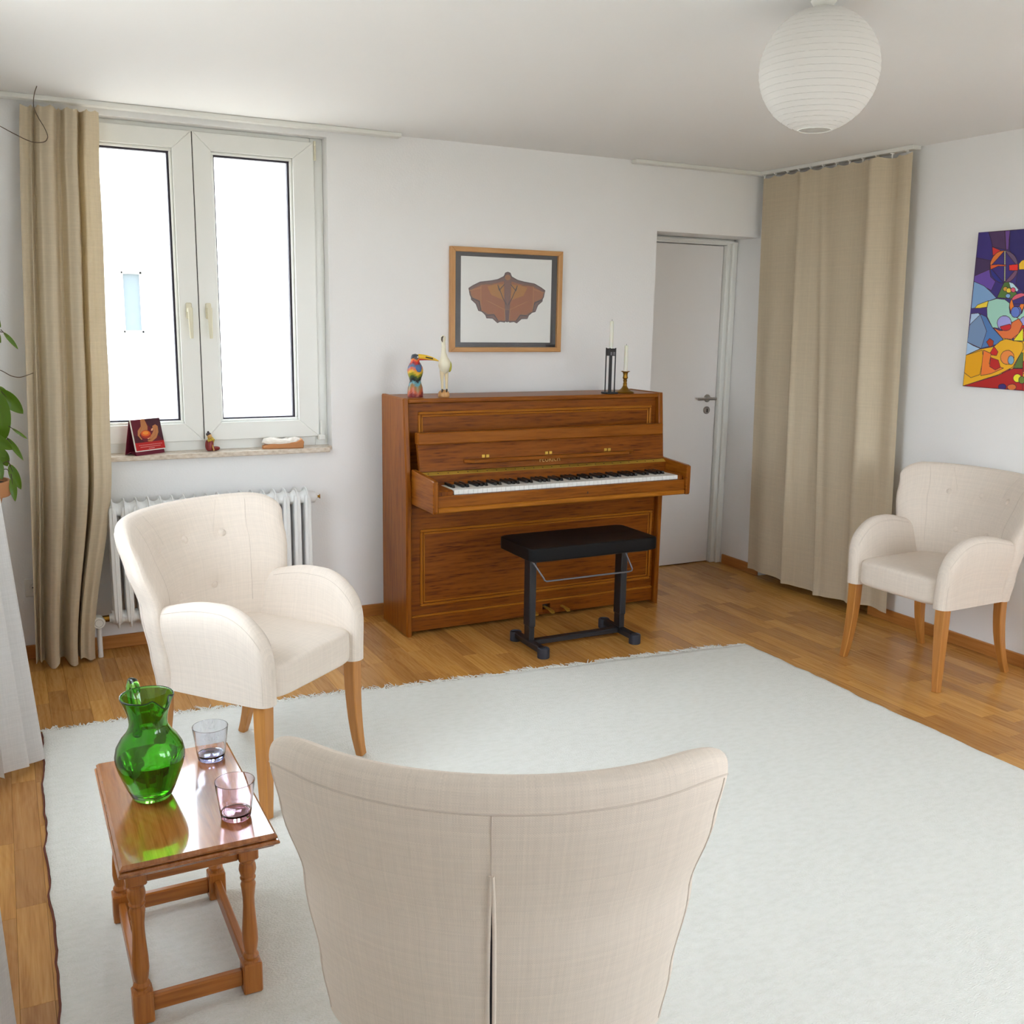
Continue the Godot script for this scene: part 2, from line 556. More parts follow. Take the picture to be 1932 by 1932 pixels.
func make_materials() -> void:
	var m := mat("wall_paint", c8(246, 245, 243), 0.9)
	m.normal_enabled = true
	m.normal_texture = noise_tex(0.05, [], 3, FastNoiseLite.TYPE_SIMPLEX_SMOOTH, 3, 512, true)
	m.normal_scale = 0.12
	m.uv1_scale = Vector3(3, 3, 3)
	m.uv1_triplanar = true
	m.uv1_world_triplanar = true
	mat("ceiling_paint", c8(246, 245, 243), 0.92)
	mat("white_gloss", c8(238, 238, 232), 0.3)
	mat("white_plastic", c8(236, 235, 228), 0.35)
	mat("door_paint", c8(236, 232, 228), 0.4)
	mat("radiator_enamel", c8(238, 238, 236), 0.28)
	mat("seal_rubber", c8(38, 30, 44), 0.6)
	mat("dark_gap", c8(40, 34, 36), 0.9)
	mat("cream_plastic", c8(228, 222, 196), 0.45)
	var oak := [[0.0, c8(176, 120, 56)], [0.45, c8(196, 140, 72)], [1.0, c8(210, 158, 90)]]
	for i in 5:
		var f := 0.93 + 0.035 * i
		var ramp := []
		for e in oak:
			ramp.append([e[0], Color(minf(1, e[1].r * f), minf(1, e[1].g * f * (1.0 + 0.008 * (i - 2))), minf(1, e[1].b * f))])
		wood("floor_oak_%d" % i, ramp, 20 + i, 1.6, 0.5, 0.27, 0.0, 0.22)
	wood("beech", [[0.0, c8(178, 116, 54)], [0.5, c8(192, 130, 64)], [1.0, c8(204, 144, 76)]], 31, 1.0, 0.3, 0.35, 0.0, 0.0, 256, 128)
	wood("skirting", [[0.0, c8(168, 106, 50)], [0.5, c8(186, 122, 60)], [1.0, c8(196, 134, 72)]], 32, 1.5, 0.3, 0.4, 0.0, 0.0, 256, 128)
	wood("piano_oak", [[0.0, c8(108, 54, 8)], [0.4, c8(138, 76, 16)], [0.6, c8(146, 83, 20)], [1.0, c8(158, 94, 28)]], 33, 1.4, 0.5, 0.34, 0.5, 0.10)
	wood("piano_panel", [[0.0, c8(84, 38, 6)], [0.3, c8(122, 63, 12)], [0.55, c8(134, 72, 15)], [1.0, c8(144, 82, 22)]], 34, 1.4, 0.5, 0.36, 0.7, 0.08)
	wood("piano_mould", [[0.0, c8(142, 80, 18)], [0.5, c8(168, 102, 28)], [1.0, c8(184, 118, 42)]], 35, 1.2, 0.3, 0.3, 0.0, 0.0, 256, 128)
	wood("table_oak", [[0.0, c8(150, 84, 30)], [0.45, c8(176, 106, 44)], [1.0, c8(192, 124, 58)]], 36, 0.8, 0.3, 0.3, 0.3, 0.0, 256, 128)
	for e in ["piano_oak", "piano_panel", "piano_mould"]:
		M[e].metallic_specular = 0.3
	var tt := wood("table_top_oak", [[0.0, c8(136, 76, 30)], [0.4, c8(162, 96, 42)], [1.0, c8(182, 118, 60)]], 37, 0.8, 0.4, 0.2, 0.3, 0.3)
	tt.clearcoat_enabled = true
	tt.clearcoat = 1.0
	tt.clearcoat_roughness = 0.06
	wood("frame_wood", [[0.0, c8(188, 134, 78)], [0.5, c8(204, 152, 94)], [1.0, c8(214, 166, 108)]], 38, 1.0, 0.3, 0.4, 0.0, 0.0, 256, 128)
	var wv := weave_tex(5)
	for e in [["upholstery", c8(241, 227, 212), 3.4, 0.05], ["linen", c8(224, 208, 180), 2.6, 0.06], ["white_cotton", c8(240, 238, 236), 3.0, 0.03]]:
		var f := mat(e[0], e[1], 0.95)
		f.albedo_texture = wv[0]
		f.uv1_scale = Vector3(e[2], e[2], 1)
		f.heightmap_enabled = true
		f.heightmap_texture = wv[1]
		f.heightmap_scale = e[3]
		f.metallic_specular = 0.25
		f.rim_enabled = true
		f.rim = 0.25
		f.rim_tint = 0.8
	M.linen.backlight_enabled = true
	M.linen.backlight = c8(98, 90, 68)
	M.white_cotton.backlight_enabled = true
	M.white_cotton.backlight = c8(200, 198, 194)
	mat("seam_thread", c8(216, 202, 188), 0.9)
	mat("seat_underside", c8(60, 54, 50), 0.9)
	var rg := mat("rug_wool", c8(255, 255, 252), 0.98)
	rg.albedo_texture = noise_tex(0.02, [[0.0, c8(233, 232, 226)], [0.45, c8(238, 237, 232)], [1.0, c8(242, 241, 237)]], 41, FastNoiseLite.TYPE_SIMPLEX_SMOOTH, 6, 1024)
	rg.uv1_scale = Vector3(0.9, 2.2, 1)
	rg.heightmap_enabled = true
	rg.heightmap_texture = noise_tex(0.12, [], 42, FastNoiseLite.TYPE_SIMPLEX_SMOOTH, 4, 1024)
	rg.heightmap_scale = 0.25
	rg.metallic_specular = 0.1
	mat("rug_fringe", c8(240, 238, 229), 0.95)
	mat("rug_binding", c8(120, 66, 50), 0.9)
	mat("black_steel", c8(34, 34, 38), 0.45)
	var lt := mat("black_leather", c8(17, 16, 17), 0.42)
	lt.metallic_specular = 0.3
	lt.normal_enabled = true
	lt.normal_texture = noise_tex(0.09, [], 44, FastNoiseLite.TYPE_CELLULAR, 2, 512, true)
	lt.normal_scale = 0.15
	lt.uv1_triplanar = true
	lt.uv1_scale = Vector3(10, 10, 10)
	mat("grey_rod", c8(120, 120, 126), 0.4, 0.6)
	mat("foot_rubber", c8(48, 50, 60), 0.7)
	mat("brass", c8(214, 176, 76), 0.35, 0.7)
	mat("old_brass", c8(150, 112, 44), 0.32, 1.0)
	mat("steel", c8(170, 165, 158), 0.35, 1.0)
	mat("ivory", c8(238, 238, 232), 0.25)
	mat("ebony", c8(22, 22, 24), 0.3)
	mat("wax", c8(238, 236, 222), 0.5).subsurf_scatter_enabled = true
	M.wax.subsurf_scatter_strength = 0.2
	mat("wick", c8(70, 60, 54), 0.9)
	var gl := mat("window_glass", Color(1, 1, 1, 0.01), 0.0)
	gl.transparency = BaseMaterial3D.TRANSPARENCY_ALPHA
	var pg := mat("picture_glass", Color(1, 1, 1, 0.005), 0.0)
	pg.transparency = BaseMaterial3D.TRANSPARENCY_ALPHA
	for e in [["green_glass", Color(0.50, 0.80, 0.32, 0.0), 0.05], ["water_clear", Color(0.97, 1.0, 0.97, 0.0), 0.033], ["blue_glass", Color(0.965, 0.972, 0.995, 0.0), 0.05], ["blue_glass_base", Color(0.74, 0.77, 0.96, 0.0), 0.05], ["rose_glass", Color(0.985, 0.93, 0.95, 0.0), 0.05], ["rose_glass_base", Color(0.90, 0.68, 0.76, 0.0), 0.05]]:
		var g := mat(e[0], e[1], 0.0)
		g.transparency = BaseMaterial3D.TRANSPARENCY_ALPHA
		g.refraction_enabled = true
		g.refraction_scale = e[2]
	var st := mat("sill_stone", c8(255, 255, 255), 0.3)
	st.albedo_texture = noise_tex(0.03, [[0.0, c8(186, 168, 146)], [0.5, c8(212, 198, 180)], [1.0, c8(228, 218, 204)]], 51, FastNoiseLite.TYPE_SIMPLEX_SMOOTH, 5, 256)
	st.uv1_scale = Vector3(4, 4, 4)
	st.uv1_triplanar = true
	var pp := mat("lamp_paper", c8(240, 238, 234), 0.9)
	pp.backlight_enabled = true
	pp.backlight = c8(190, 188, 184)
	mat("terracotta", c8(196, 138, 92), 0.85)
	mat("soil", c8(60, 46, 36), 1.0)
	var lf := mat("leaf", c8(90, 124, 32), 0.35)
	lf.backlight_enabled = true
	lf.backlight = c8(130, 156, 24)
	mat("stem", c8(92, 72, 52), 0.7)
	mat("facade", c8(246, 245, 242), 0.9)
	mat("facade_glass", c8(98, 106, 109), 0.9).metallic_specular = 0.1
	mat("print_black", c8(44, 40, 43), 0.7)
	mat("figure_paint", Color.WHITE, 0.35).vertex_color_use_as_albedo = true
	mat("carved_wood", c8(190, 128, 76), 0.6)
	mat("chalk", c8(240, 232, 220), 0.8)
	mat("letter_gold", c8(216, 178, 104), 0.4, 0.2)

# ---------------------------------------------------------------- the room
func build_shell() -> void:
	var w := MB.new()
	w.bb(Vector3(XL - 0.3, 0, -0.3), Vector3(-1.53, H, 0), 0)
	w.bb(Vector3(-1.53, 0, -0.3), Vector3(-0.365, 0.862, 0), 0)
	w.bb(Vector3(-1.53, 2.3, -0.3), Vector3(-0.365, H, 0), 0)
	w.bb(Vector3(-0.365, 0, -0.3), Vector3(1.487, H, 0), 0)
	w.bb(Vector3(1.487, 1.982, -0.3), Vector3(XR + 0.3, H, 0), 0)
	w.bb(Vector3(1.487, 0, -0.36), Vector3(XR + 0.3, 1.982, -0.3), 0)
	struct("wall_back", w, M.wall_paint, "white painted wall with the window, piano and recessed door")
	# right wall with the opening behind the beige curtain
	w = MB.new()
	w.bb(Vector3(XR, 0, -0.3), Vector3(XR + 0.3, H, 0.17), 0)
	w.bb(Vector3(XR, 2.08, 0.17), Vector3(XR + 0.3, H, 1.03), 0)
	w.bb(Vector3(XR, 0, 1.03), Vector3(XR + 0.3, H, 4.5), 0)
	w.bb(Vector3(XR, 0, 5.5), Vector3(XR + 0.3, H, ZN + 0.3), 0)
	w.bb(Vector3(XR, 0, 4.5), Vector3(XR + 0.3, 0.85, 5.5), 0)
	w.bb(Vector3(XR, 2.2, 4.5), Vector3(XR + 0.3, H, 5.5), 0)
	w.bb(Vector3(XR + 0.3, 0, 0.05), Vector3(XR + 0.85, 2.2, 0.17), 0)
	w.bb(Vector3(XR + 0.3, 0, 1.03), Vector3(XR + 0.85, 2.2, 1.15), 0)
	w.bb(Vector3(XR + 0.3, 2.08, 0.17), Vector3(XR + 0.85, 2.2, 1.03), 0)
	w.bb(Vector3(XR + 0.85, 0, 0.05), Vector3(XR + 0.95, 2.2, 1.15), 0)
	struct("wall_right", w, M.wall_paint, "white painted wall with the curtained opening and the colourful painting")
	# left wall with a tall window, outside the frame
	w = MB.new()
	w.bb(Vector3(XL - 0.3, 0, 0), Vector3(XL, H, 1.5), 0)
	w.bb(Vector3(XL - 0.3, 0, 2.65), Vector3(XL, H, ZN + 0.3), 0)
	w.bb(Vector3(XL - 0.3, 2.28, 1.5), Vector3(XL, H, 2.65), 0)
	w.bb(Vector3(XL - 0.3, 0, 1.5), Vector3(XL, 0.9, 2.65), 0)
	struct("wall_left", w, M.wall_paint, "white painted wall with the tall window behind white curtains")
	# wall behind the camera with a wide window
	w = MB.new()
	w.bb(Vector3(XL, 0, ZN), Vector3(0.1, H, ZN + 0.3), 0)
	w.bb(Vector3(1.9, 0, ZN), Vector3(XR, H, ZN + 0.3), 0)
	w.bb(Vector3(0.1, 0, ZN), Vector3(1.9, 0.9, ZN + 0.3), 0)
	w.bb(Vector3(0.1, 2.29, ZN), Vector3(1.9, H, ZN + 0.3), 0)
	struct("wall_front", w, M.wall_paint, "white painted wall behind the photographer with a wide window")
	w = MB.new()
	w.bb(Vector3(XL - 0.3, H, -0.36), Vector3(XR + 0.95, H + 0.2, ZN + 0.3), 0)
	struct("ceiling", w, M.ceiling_paint, "white painted flat ceiling")
	# skirting boards
	w = MB.new()
	w.bb(Vector3(XL, 0, 0), Vector3(1.487, 0.06, 0.014), 0.003)
	struct("baseboard_back", w, M.skirting, "orange-brown wooden skirting board along the window wall")
	var g := sgroup("baseboard_right", "orange-brown wooden skirting board along the painting wall")
	for e in [[-0.17, 0.165], [1.035, ZN]]:
		w = MB.new()
		w.grain = Vector3.BACK
		w.bb(Vector3(XR - 0.014, 0, e[0]), Vector3(XR, 0.06, e[1]), 0.003)
		part(w, "board", M.skirting, g)
	w = MB.new()
	w.grain = Vector3.BACK
	w.bb(Vector3(XL, 0, 0.014), Vector3(XL + 0.014, 0.06, ZN), 0.003)
	struct("baseboard_left", w, M.skirting, "wooden skirting board along the wall with the white curtains")

func build_floor() -> void:
	var fl := sgroup("floor", "golden oak strip parquet floor, glossy")
	var slab := MB.new()
	slab.bb(Vector3(XL - 0.3, -0.2, -0.36), Vector3(XR + 0.95, -0.012, ZN + 0.3), 0)
	part(slab, "subfloor", M.dark_gap, fl)
	var sw := 0.0705
	var bulk := []
	for i in 5:
		bulk.append(MB.new())
	var shown := []
	var x := XL
	while x < XR + 0.85:
		var x1: float = minf(x + sw, XR + 0.85)
		var zlo := -0.3 if x > 1.48 else 0.0
		var z := zlo - rng.randf() * 0.38
		while z < ZN:
			var z1: float = minf(z + 0.30 + rng.randf() * 0.2, ZN)
			var a: float = maxf(z, zlo)
			if z1 - a > 0.01 and not (x >= XR and (a > 1.03 or z1 < 0.17)):
				var tone := rng.randi() % 5
				var off := Vector2(rng.randf() * 3.0, rng.randf() * 3.0)
				var mb := MB.new()
				mb.grain = Vector3.BACK
				mb.uo = off
				mb.bb(Vector3(x + 0.0002, -0.011, a + 0.0002), Vector3(x1 - 0.0002, rng.randf() * 0.0003, z1 - 0.0002), 0.0005)
				# how large it shows: in view and not under the rug
				var cx := (x + x1) * 0.5
				var cz := (a + z1) * 0.5
				var under := cx > -1.72 and cx < 1.2 and cz > 1.24 + (cx - 1.2) * 0.09
				var d := Vector3(cx, 0, cz) - Vector3(-1.7777, 1.5015, 4.6561)
				var ang := atan2(d.x, -d.z) - 0.4759
				var vis := 0.0
				if not under and absf(ang) < 0.53 and cx < XR:
					vis = (z1 - a) / d.length_squared()
				shown.append([vis, mb, tone])
			z = z1
		x = x1
	shown.sort_custom(func(p, q): return p[0] > q[0])
	for i in shown.size():
		if i < 300 and shown[i][0] > 0.0:
			part(shown[i][1], "parquet_strip", M["floor_oak_%d" % shown[i][2]], fl)
		else:
			var b: MB = bulk[shown[i][2]]
			var s: MB = shown[i][1]
			var base := b.v.size()
			b.v.append_array(s.v)
			b.n.append_array(s.n)
			b.t.append_array(s.t)
			b.col.append_array(s.col)
			for q in s.k:
				b.k.append(q + base)
	for i in 5:
		if bulk[i].v.size():
			var o := part(bulk[i], "parquet_rest", M["floor_oak_%d" % i], fl)
			o.set_meta("kind", "stuff")

func build_window() -> void:
	var g := sgroup("window_1", "white two-sash tilt window with stone sill beside the beige curtain")
	var z0 := -0.13
	var z1 := -0.07   # frame
	var zs := -0.052  # front of the sashes
	# fixed frame
	var bars := [[-1.53, 0.875, -1.475, 2.3], [-0.425, 0.875, -0.365, 2.3], [-1.475, 0.875, -0.425, 0.93], [-1.475, 2.265, -0.425, 2.3]]
	for b in bars:
		var mb := MB.new()
		mb.bb(Vector3(b[0], b[1], z0), Vector3(b[2], b[3], z1), 0.004)
		part(mb, "frame_bar", M.white_gloss, g)
	# two sashes; glass openings measured on the photograph
	for e in [[-1.487, -0.957, -1.400, -1.040], [-0.953, -0.412, -0.876, -0.510]]:
		var s := Node3D.new()
		s.name = "sash"
		g.add_child(s, true)
		var yb := 0.922
		var yt := 2.28
		var gb := 1.004
		var gt := 2.203
		var x0: float = e[0]
		var x1: float = e[1]
		var a: float = e[2]
		var b: float = e[3]
		var quads := [
			[Vector2(x0, yb), Vector2(x1, yb), Vector2(b, gb), Vector2(a, gb)], [Vector2(x1, yb), Vector2(x1, yt), Vector2(b, gt), Vector2(b, gb)],
			[Vector2(x1, yt), Vector2(x0, yt), Vector2(a, gt), Vector2(b, gt)], [Vector2(x0, yt), Vector2(x0, yb), Vector2(a, gb), Vector2(a, gt)]]
		for q in quads:
			var mb := MB.new()
			mb.prism(PackedVector2Array(q), z0, zs, func(p: Vector2, d: float) -> Vector3: return Vector3(p.x, p.y, d), 0.0022)
			part(mb, "sash_rail", M.white_gloss, s)
		# sloped glazing bead and dark seal round the pane
		for q in [[a, gb, b, gb + 0.012], [a, gt - 0.012, b, gt], [a, gb + 0.012, a + 0.012, gt - 0.012], [b - 0.012, gb + 0.012, b, gt - 0.012]]:
			var mb := MB.new()
			mb.bb(Vector3(q[0], q[1], -0.095), Vector3(q[2], q[3], -0.068), 0.003)
			part(mb, "glazing_bead", M.white_gloss, s)
		for q in [[a + 0.011, gb + 0.011, b - 0.011, gb + 0.0185], [a + 0.011, gt - 0.020, b - 0.011, gt - 0.011], [a + 0.011, gb + 0.0185, a + 0.018, gt - 0.020], [b - 0.021, gb + 0.0185, b - 0.011, gt - 0.020]]:
			var mb := MB.new()
			mb.bb(Vector3(q[0], q[1], -0.11), Vector3(q[2], q[3], -0.082), 0.001)
			part(mb, "seal", M.seal_rubber, s)
		var pane := MB.new()
		pane.bb(Vector3(a + 0.014, gb + 0.014, -0.104), Vector3(b - 0.014, gt - 0.014, -0.1), 0)
		part(pane, "pane", M.window_glass, s)
	# dark gap between the sashes
	var gap := MB.new()
	gap.bb(Vector3(-0.9572, 0.93, -0.08), Vector3(-0.9528, 2.278, -0.056), 0)
	part(gap, "sash_gap", M.dark_gap, g)
	# handles
	for hx in [-1.0, -0.915]:
		var mb := MB.new()
		mb.bb(Vector3(hx - 0.013, 1.475, zs), Vector3(hx + 0.013, 1.545, zs + 0.01), 0.004)
		var hd := part(mb, "handle", M.cream_plastic, g)
		mb = MB.new()
		mb.bar([Vector3(hx, 1.512, zs + 0.008), Vector3(hx, 1.512, zs + 0.032), Vector3(hx, 1.5115, zs + 0.036)], 0.02, 0.02, Vector3.RIGHT, 0.004)
		part(mb, "neck", M.cream_plastic, hd)
		mb = MB.new()
		mb.bar([Vector3(hx, 1.523, zs + 0.038), Vector3(hx, 1.48, zs + 0.042), Vector3(hx + 0.002, 1.388, zs + 0.04)], [0.022, 0.02, 0.014], [0.012, 0.011, 0.009], Vector3.RIGHT, 0.003)
		part(mb, "lever", M.cream_plastic, hd)
	# hinges at the right edge
	var hg := MB.new()
	hg.tube([Vector3(-0.408, 2.2, -0.048), Vector3(-0.408, 2.228, -0.048)], 0.006, 8)
	hg.tube([Vector3(-0.408, 2.229, -0.048), Vector3(-0.408, 2.262, -0.048)], 0.0055, 8)
	hg.tube([Vector3(-0.408, 2.263, -0.048), Vector3(-0.408, 2.285, -0.048)], 0.006, 8)
	part(hg, "hinge", M.cream_plastic, g)
	hg = MB.new()
	hg.tube([Vector3(-0.404, 0.93, -0.046), Vector3(-0.404, 1.0, -0.046)], 0.0055, 8)
	hg.bb(Vector3(-0.42, 0.905, -0.06), Vector3(-0.388, 0.93, -0.036), 0.003)
	part(hg, "hinge", M.white_plastic, g)
	# stone sill
	var sl := MB.new()
	sl.bb(Vector3(-1.53, 0.857, -0.1), Vector3(-0.366, 0.8785, 0.0), 0)
	sl.bb(Vector3(-1.56, 0.857, 0.0), Vector3(-0.392, 0.8785, 0.055), 0.002)
	part(sl, "window_sill", M.sill_stone, g)
	# windows outside the frame: tall one behind the white curtains, wide one behind the camera
	var g2 := sgroup("window_2", "tall white window in the left wall behind the white curtains")
	for b in [[1.5, 0.9, 1.57, 2.28], [2.58, 0.9, 2.65, 2.28], [1.57, 0.9, 2.58, 0.97], [1.57, 2.21, 2.58, 2.28], [2.04, 0.97, 2.11, 2.21]]:
		var mb := MB.new()
		mb.bb(Vector3(XL - 0.16, b[1], b[0]), Vector3(XL - 0.09, b[3], b[2]), 0.004)
		part(mb, "frame_bar", M.white_gloss, g2)
	for b in [[1.57, 2.04], [2.11, 2.58]]:
		var mb := MB.new()
		mb.bb(Vector3(XL - 0.128, 0.97, b[0]), Vector3(XL - 0.124, 2.21, b[1]), 0)
		part(mb, "pane", M.window_glass, g2)
	var g3 := sgroup("window_3", "wide white window in the wall behind the photographer")
	for b in [[0.1, 0.9, 0.17, 2.29], [1.83, 0.9, 1.9, 2.29], [0.17, 0.9, 1.83, 0.97], [0.17, 2.22, 1.83, 2.29], [0.965, 0.97, 1.035, 2.22]]:
		var mb := MB.new()
		mb.bb(Vector3(b[0], b[1], ZN + 0.09), Vector3(b[2], b[3], ZN + 0.16), 0.004)
		part(mb, "frame_bar", M.white_gloss, g3)
	for b in [[0.17, 0.965], [1.035, 1.83]]:
		var mb := MB.new()
		mb.bb(Vector3(b[0], 0.97, ZN + 0.12), Vector3(b[1], 2.22, ZN + 0.124), 0)
		part(mb, "pane", M.window_glass, g3)

func build_window_right() -> void:
	var g := sgroup("window_4", "wide white window in the right wall beside the photographer")
	for b in [[4.5, 0.85, 4.58, 2.2], [5.42, 0.85, 5.5, 2.2], [4.58, 0.85, 5.42, 0.93], [4.58, 2.12, 5.42, 2.2], [4.96, 0.93, 5.04, 2.12]]:
		var mb := MB.new()
		mb.bb(Vector3(XR + 0.09, b[1], b[0]), Vector3(XR + 0.16, b[3], b[2]), 0.004)
		part(mb, "frame_bar", M.white_gloss, g)
	for b in [[4.58, 4.96], [5.04, 5.42]]:
		var mb := MB.new()
		mb.bb(Vector3(XR + 0.124, 0.93, b[0]), Vector3(XR + 0.128, 2.12, b[1]), 0)
		part(mb, "pane", M.window_glass, g)

func build_door() -> void:
	var g := sgroup("door_1", "plain white door with steel handle in the recess by the piano")
	var mb := MB.new()
	mb.bb(Vector3(1.53, 0.006, -0.285), Vector3(2.148, 1.945, -0.245), 0.002)
	var leaf := part(mb, "door_leaf", M.door_paint, g)
	for b in [[1.487, 0.0, 1.527, 1.982], [2.152, 0.0, 2.205, 1.982], [1.527, 1.948, 2.152, 1.982]]:
		mb = MB.new()
		mb.bb(Vector3(b[0], b[1], -0.3), Vector3(b[2], b[3], -0.215), 0.003)
		part(mb, "door_frame", M.white_gloss, g)
	for b in [[2.178, 0.0, 2.216, 1.97], [1.4875, 0.0, 1.515, 1.97], [1.515, 1.958, 2.178, 1.975]]:
		mb = MB.new()
		mb.bb(Vector3(b[0], b[1], -0.215), Vector3(b[2], b[3], -0.192), 0.005)
		part(mb, "casing", M.white_gloss, g)
	# rosettes and lever
	var ax := Basis(Vector3.RIGHT, PI / 2)
	for e in [[2.082, 1.038], [2.082, 0.965]]:
		mb = MB.new()
		mb.xf = Transform3D(ax, Vector3(e[0], e[1], -0.245))
		mb.lathe([Vector2(0, 0), Vector2(0.024, 0), Vector2(0.024, 0.005), Vector2(0.021, 0.008), Vector2(0, 0.008)], 24)
		part(mb, "rosette", M.steel, leaf)
	mb = MB.new()
	mb.tube([Vector3(2.082, 1.038, -0.24), Vector3(2.082, 1.038, -0.2)], 0.009, 12)
	mb.tube([Vector3(2.112, 1.038, -0.196), Vector3(2.07, 1.038, -0.196), Vector3(1.982, 1.038, -0.196)], 0.0085, 12)
	part(mb, "handle", M.steel, leaf)
	mb = MB.new()
	mb.bb(Vector3(2.078, 0.952, -0.2375), Vector3(2.086, 0.974, -0.2365), 0)
	part(mb, "keyhole", M.dark_gap, leaf)

func build_outside() -> void:
	var t := thing("building", "pale house across the street seen through the window glass", "building", Vector3(2, -6, -20))
	var mb := MB.new()
	# facade with a hole for the window
	var wx0 := 0.84
	var wx1 := 1.30
	var wy0 := 1.02
	var wy1 := 2.40
	mb.bb(Vector3(-14, -6, -21), Vector3(wx0, 9, -20), 0)
	mb.bb(Vector3(wx1, -6, -21), Vector3(18, 9, -20), 0)
	mb.bb(Vector3(wx0, -6, -21), Vector3(wx1, wy0, -20), 0)
	mb.bb(Vector3(wx0, wy1, -21), Vector3(wx1, 9, -20), 0)
	part(mb, "facade_wall", M.facade, t)
	mb = MB.new()
	for b in [[wx0, wy0, wx0 + 0.05, wy1], [wx1 - 0.05, wy0, wx1, wy1], [wx0, wy0, wx1, wy0 + 0.05], [wx0, wy1 - 0.05, wx1, wy1]]:
		mb.bb(Vector3(b[0], b[1], -20.2), Vector3(b[2], b[3], -20.1), 0)
	var f := part(mb, "house_window", M.facade, t)
	mb = MB.new()
	mb.bb(Vector3(wx0, wy0, -20.2), Vector3(wx1, wy1, -20.16), 0)
	part(mb, "house_pane", M.facade_glass, f)

func build_tracks() -> void:
	var mb := MB.new()
	mb.bb(Vector3(XL, H - 0.02, 0.03), Vector3(-0.03, H, 0.085), 0.003)
	struct("trim_1", mb, M.white_plastic, "white ceiling curtain rail above the window")
	var g := sgroup("trim_2", "white ceiling curtain rail round the corner above the beige curtain")
	mb = MB.new()
	mb.bb(Vector3(1.3, H - 0.02, 0.005), Vector3(2.145, H, 0.055), 0.003)
	part(mb, "rail", M.white_plastic, g)
	mb = MB.new()
	mb.bb(Vector3(2.145, H - 0.02, 0.005), Vector3(2.2, H, 1.12), 0.003)
	part(mb, "rail", M.white_plastic, g)

func build_rug() -> void:
	var fl := Vector3(-1.735, 0, 0.905)
	var fr := Vector3(1.262, 0, 1.185)
	var nr := Vector3(1.215, 0, 4.75)
	var nl := Vector3(-1.80, 0, 4.75)
	var t := thing("rug", "large cream wool rug with white fringe on the parquet", "rug", Vector3(-0.2, 0, 2.8))
	var fn := FastNoiseLite.new()
	fn.seed = 9
	fn.frequency = 1.0
	var nx := 150
	var nz := 150
	var P := func(s: float, q: float) -> Vector3:
		var p: Vector3 = fl.lerp(fr, s).lerp(nl.lerp(nr, s), q)
		var e := pow(1.0 - minf(1.0, minf(s, 1.0 - s) * 14.0), 2.0)
		p.x += e * (0.014 * fn.get_noise_2d(s * 9.0, p.z * 2.4) + 0.006 * fn.get_noise_2d(s * 9.0 + 5, p.z * 7.0))
		p.z += pow(1.0 - minf(1.0, q * 14.0), 2.0) * 0.012 * fn.get_noise_2d(p.x * 2.6, 3.0)
		return p
	var f := func(i: int, j: int) -> Vector3:
		var s := clampf((i - 1.0) / (nx - 3), 0.0, 1.0)
		var q := clampf((j - 1.0) / (nz - 3), 0.0, 1.0)
		var p: Vector3 = P.call(s, q)
		var border := i == 0 or j == 0 or i == nx - 1 or j == nz - 1
		p.y = 0.0005 if border else 0.0115 + 0.0010 * fn.get_noise_2d(p.x * 14.0, p.z * 14.0)
		return p
	var mb := MB.new()
	mb.grid(nx, nz, f, func(i: int, j: int) -> Vector2:
		var p: Vector3 = f.call(i, j)
		return Vector2(p.x, p.z), false, true)
	part(mb, "pile", M.rug_wool, t)
	# brown woven edging along the left side
	mb = MB.new()
	var path := []
	for i in 90:
		var p: Vector3 = P.call(0.0, i / 89.0)
		path.append(Vector3(p.x - 0.003, 0.004, p.z))
	mb.tube(path, 0.0036, 6)
	part(mb, "edging", M.rug_binding, t)
	# fringe of loose woollen ends along the far side
	mb = MB.new()
	var r := RandomNumberGenerator.new()
	r.seed = 21
	var along := (fr - fl).normalized()
	var out := Vector3(along.z, 0, -along.x)
	for i in 130:
		var s := (i + 0.2 + 0.6 * r.randf()) / 130.0
		var o: Vector3 = P.call(s, 0.0) + Vector3(0, 0.0035, 0)
		var lean := r.randf_range(-1.0, 1.0)
		var big := 1.0 + 0.9 * fn.get_noise_1d(s * 60.0)
		for q in 15:
			var sp := lean * 0.9 + r.randf_range(-1.3, 1.3)
			var ln := (0.022 + 0.046 * r.randf()) * big
			var dir := (out + along * sp).normalized()
			var lift := 0.001 + 0.0045 * r.randf()
			mb.tube([o + along * r.randf_range(-0.011, 0.011), o + dir * ln * 0.5 + Vector3.UP * lift, o + dir * ln + along * r.randf_range(-0.008, 0.008) + Vector3.UP * (lift * 0.7 - 0.004)], [0.0024, 0.0023, 0.001], 4, false)
	var fr_ := part(mb, "fringe", M.rug_fringe, t)
	fr_.set_meta("kind", "stuff")

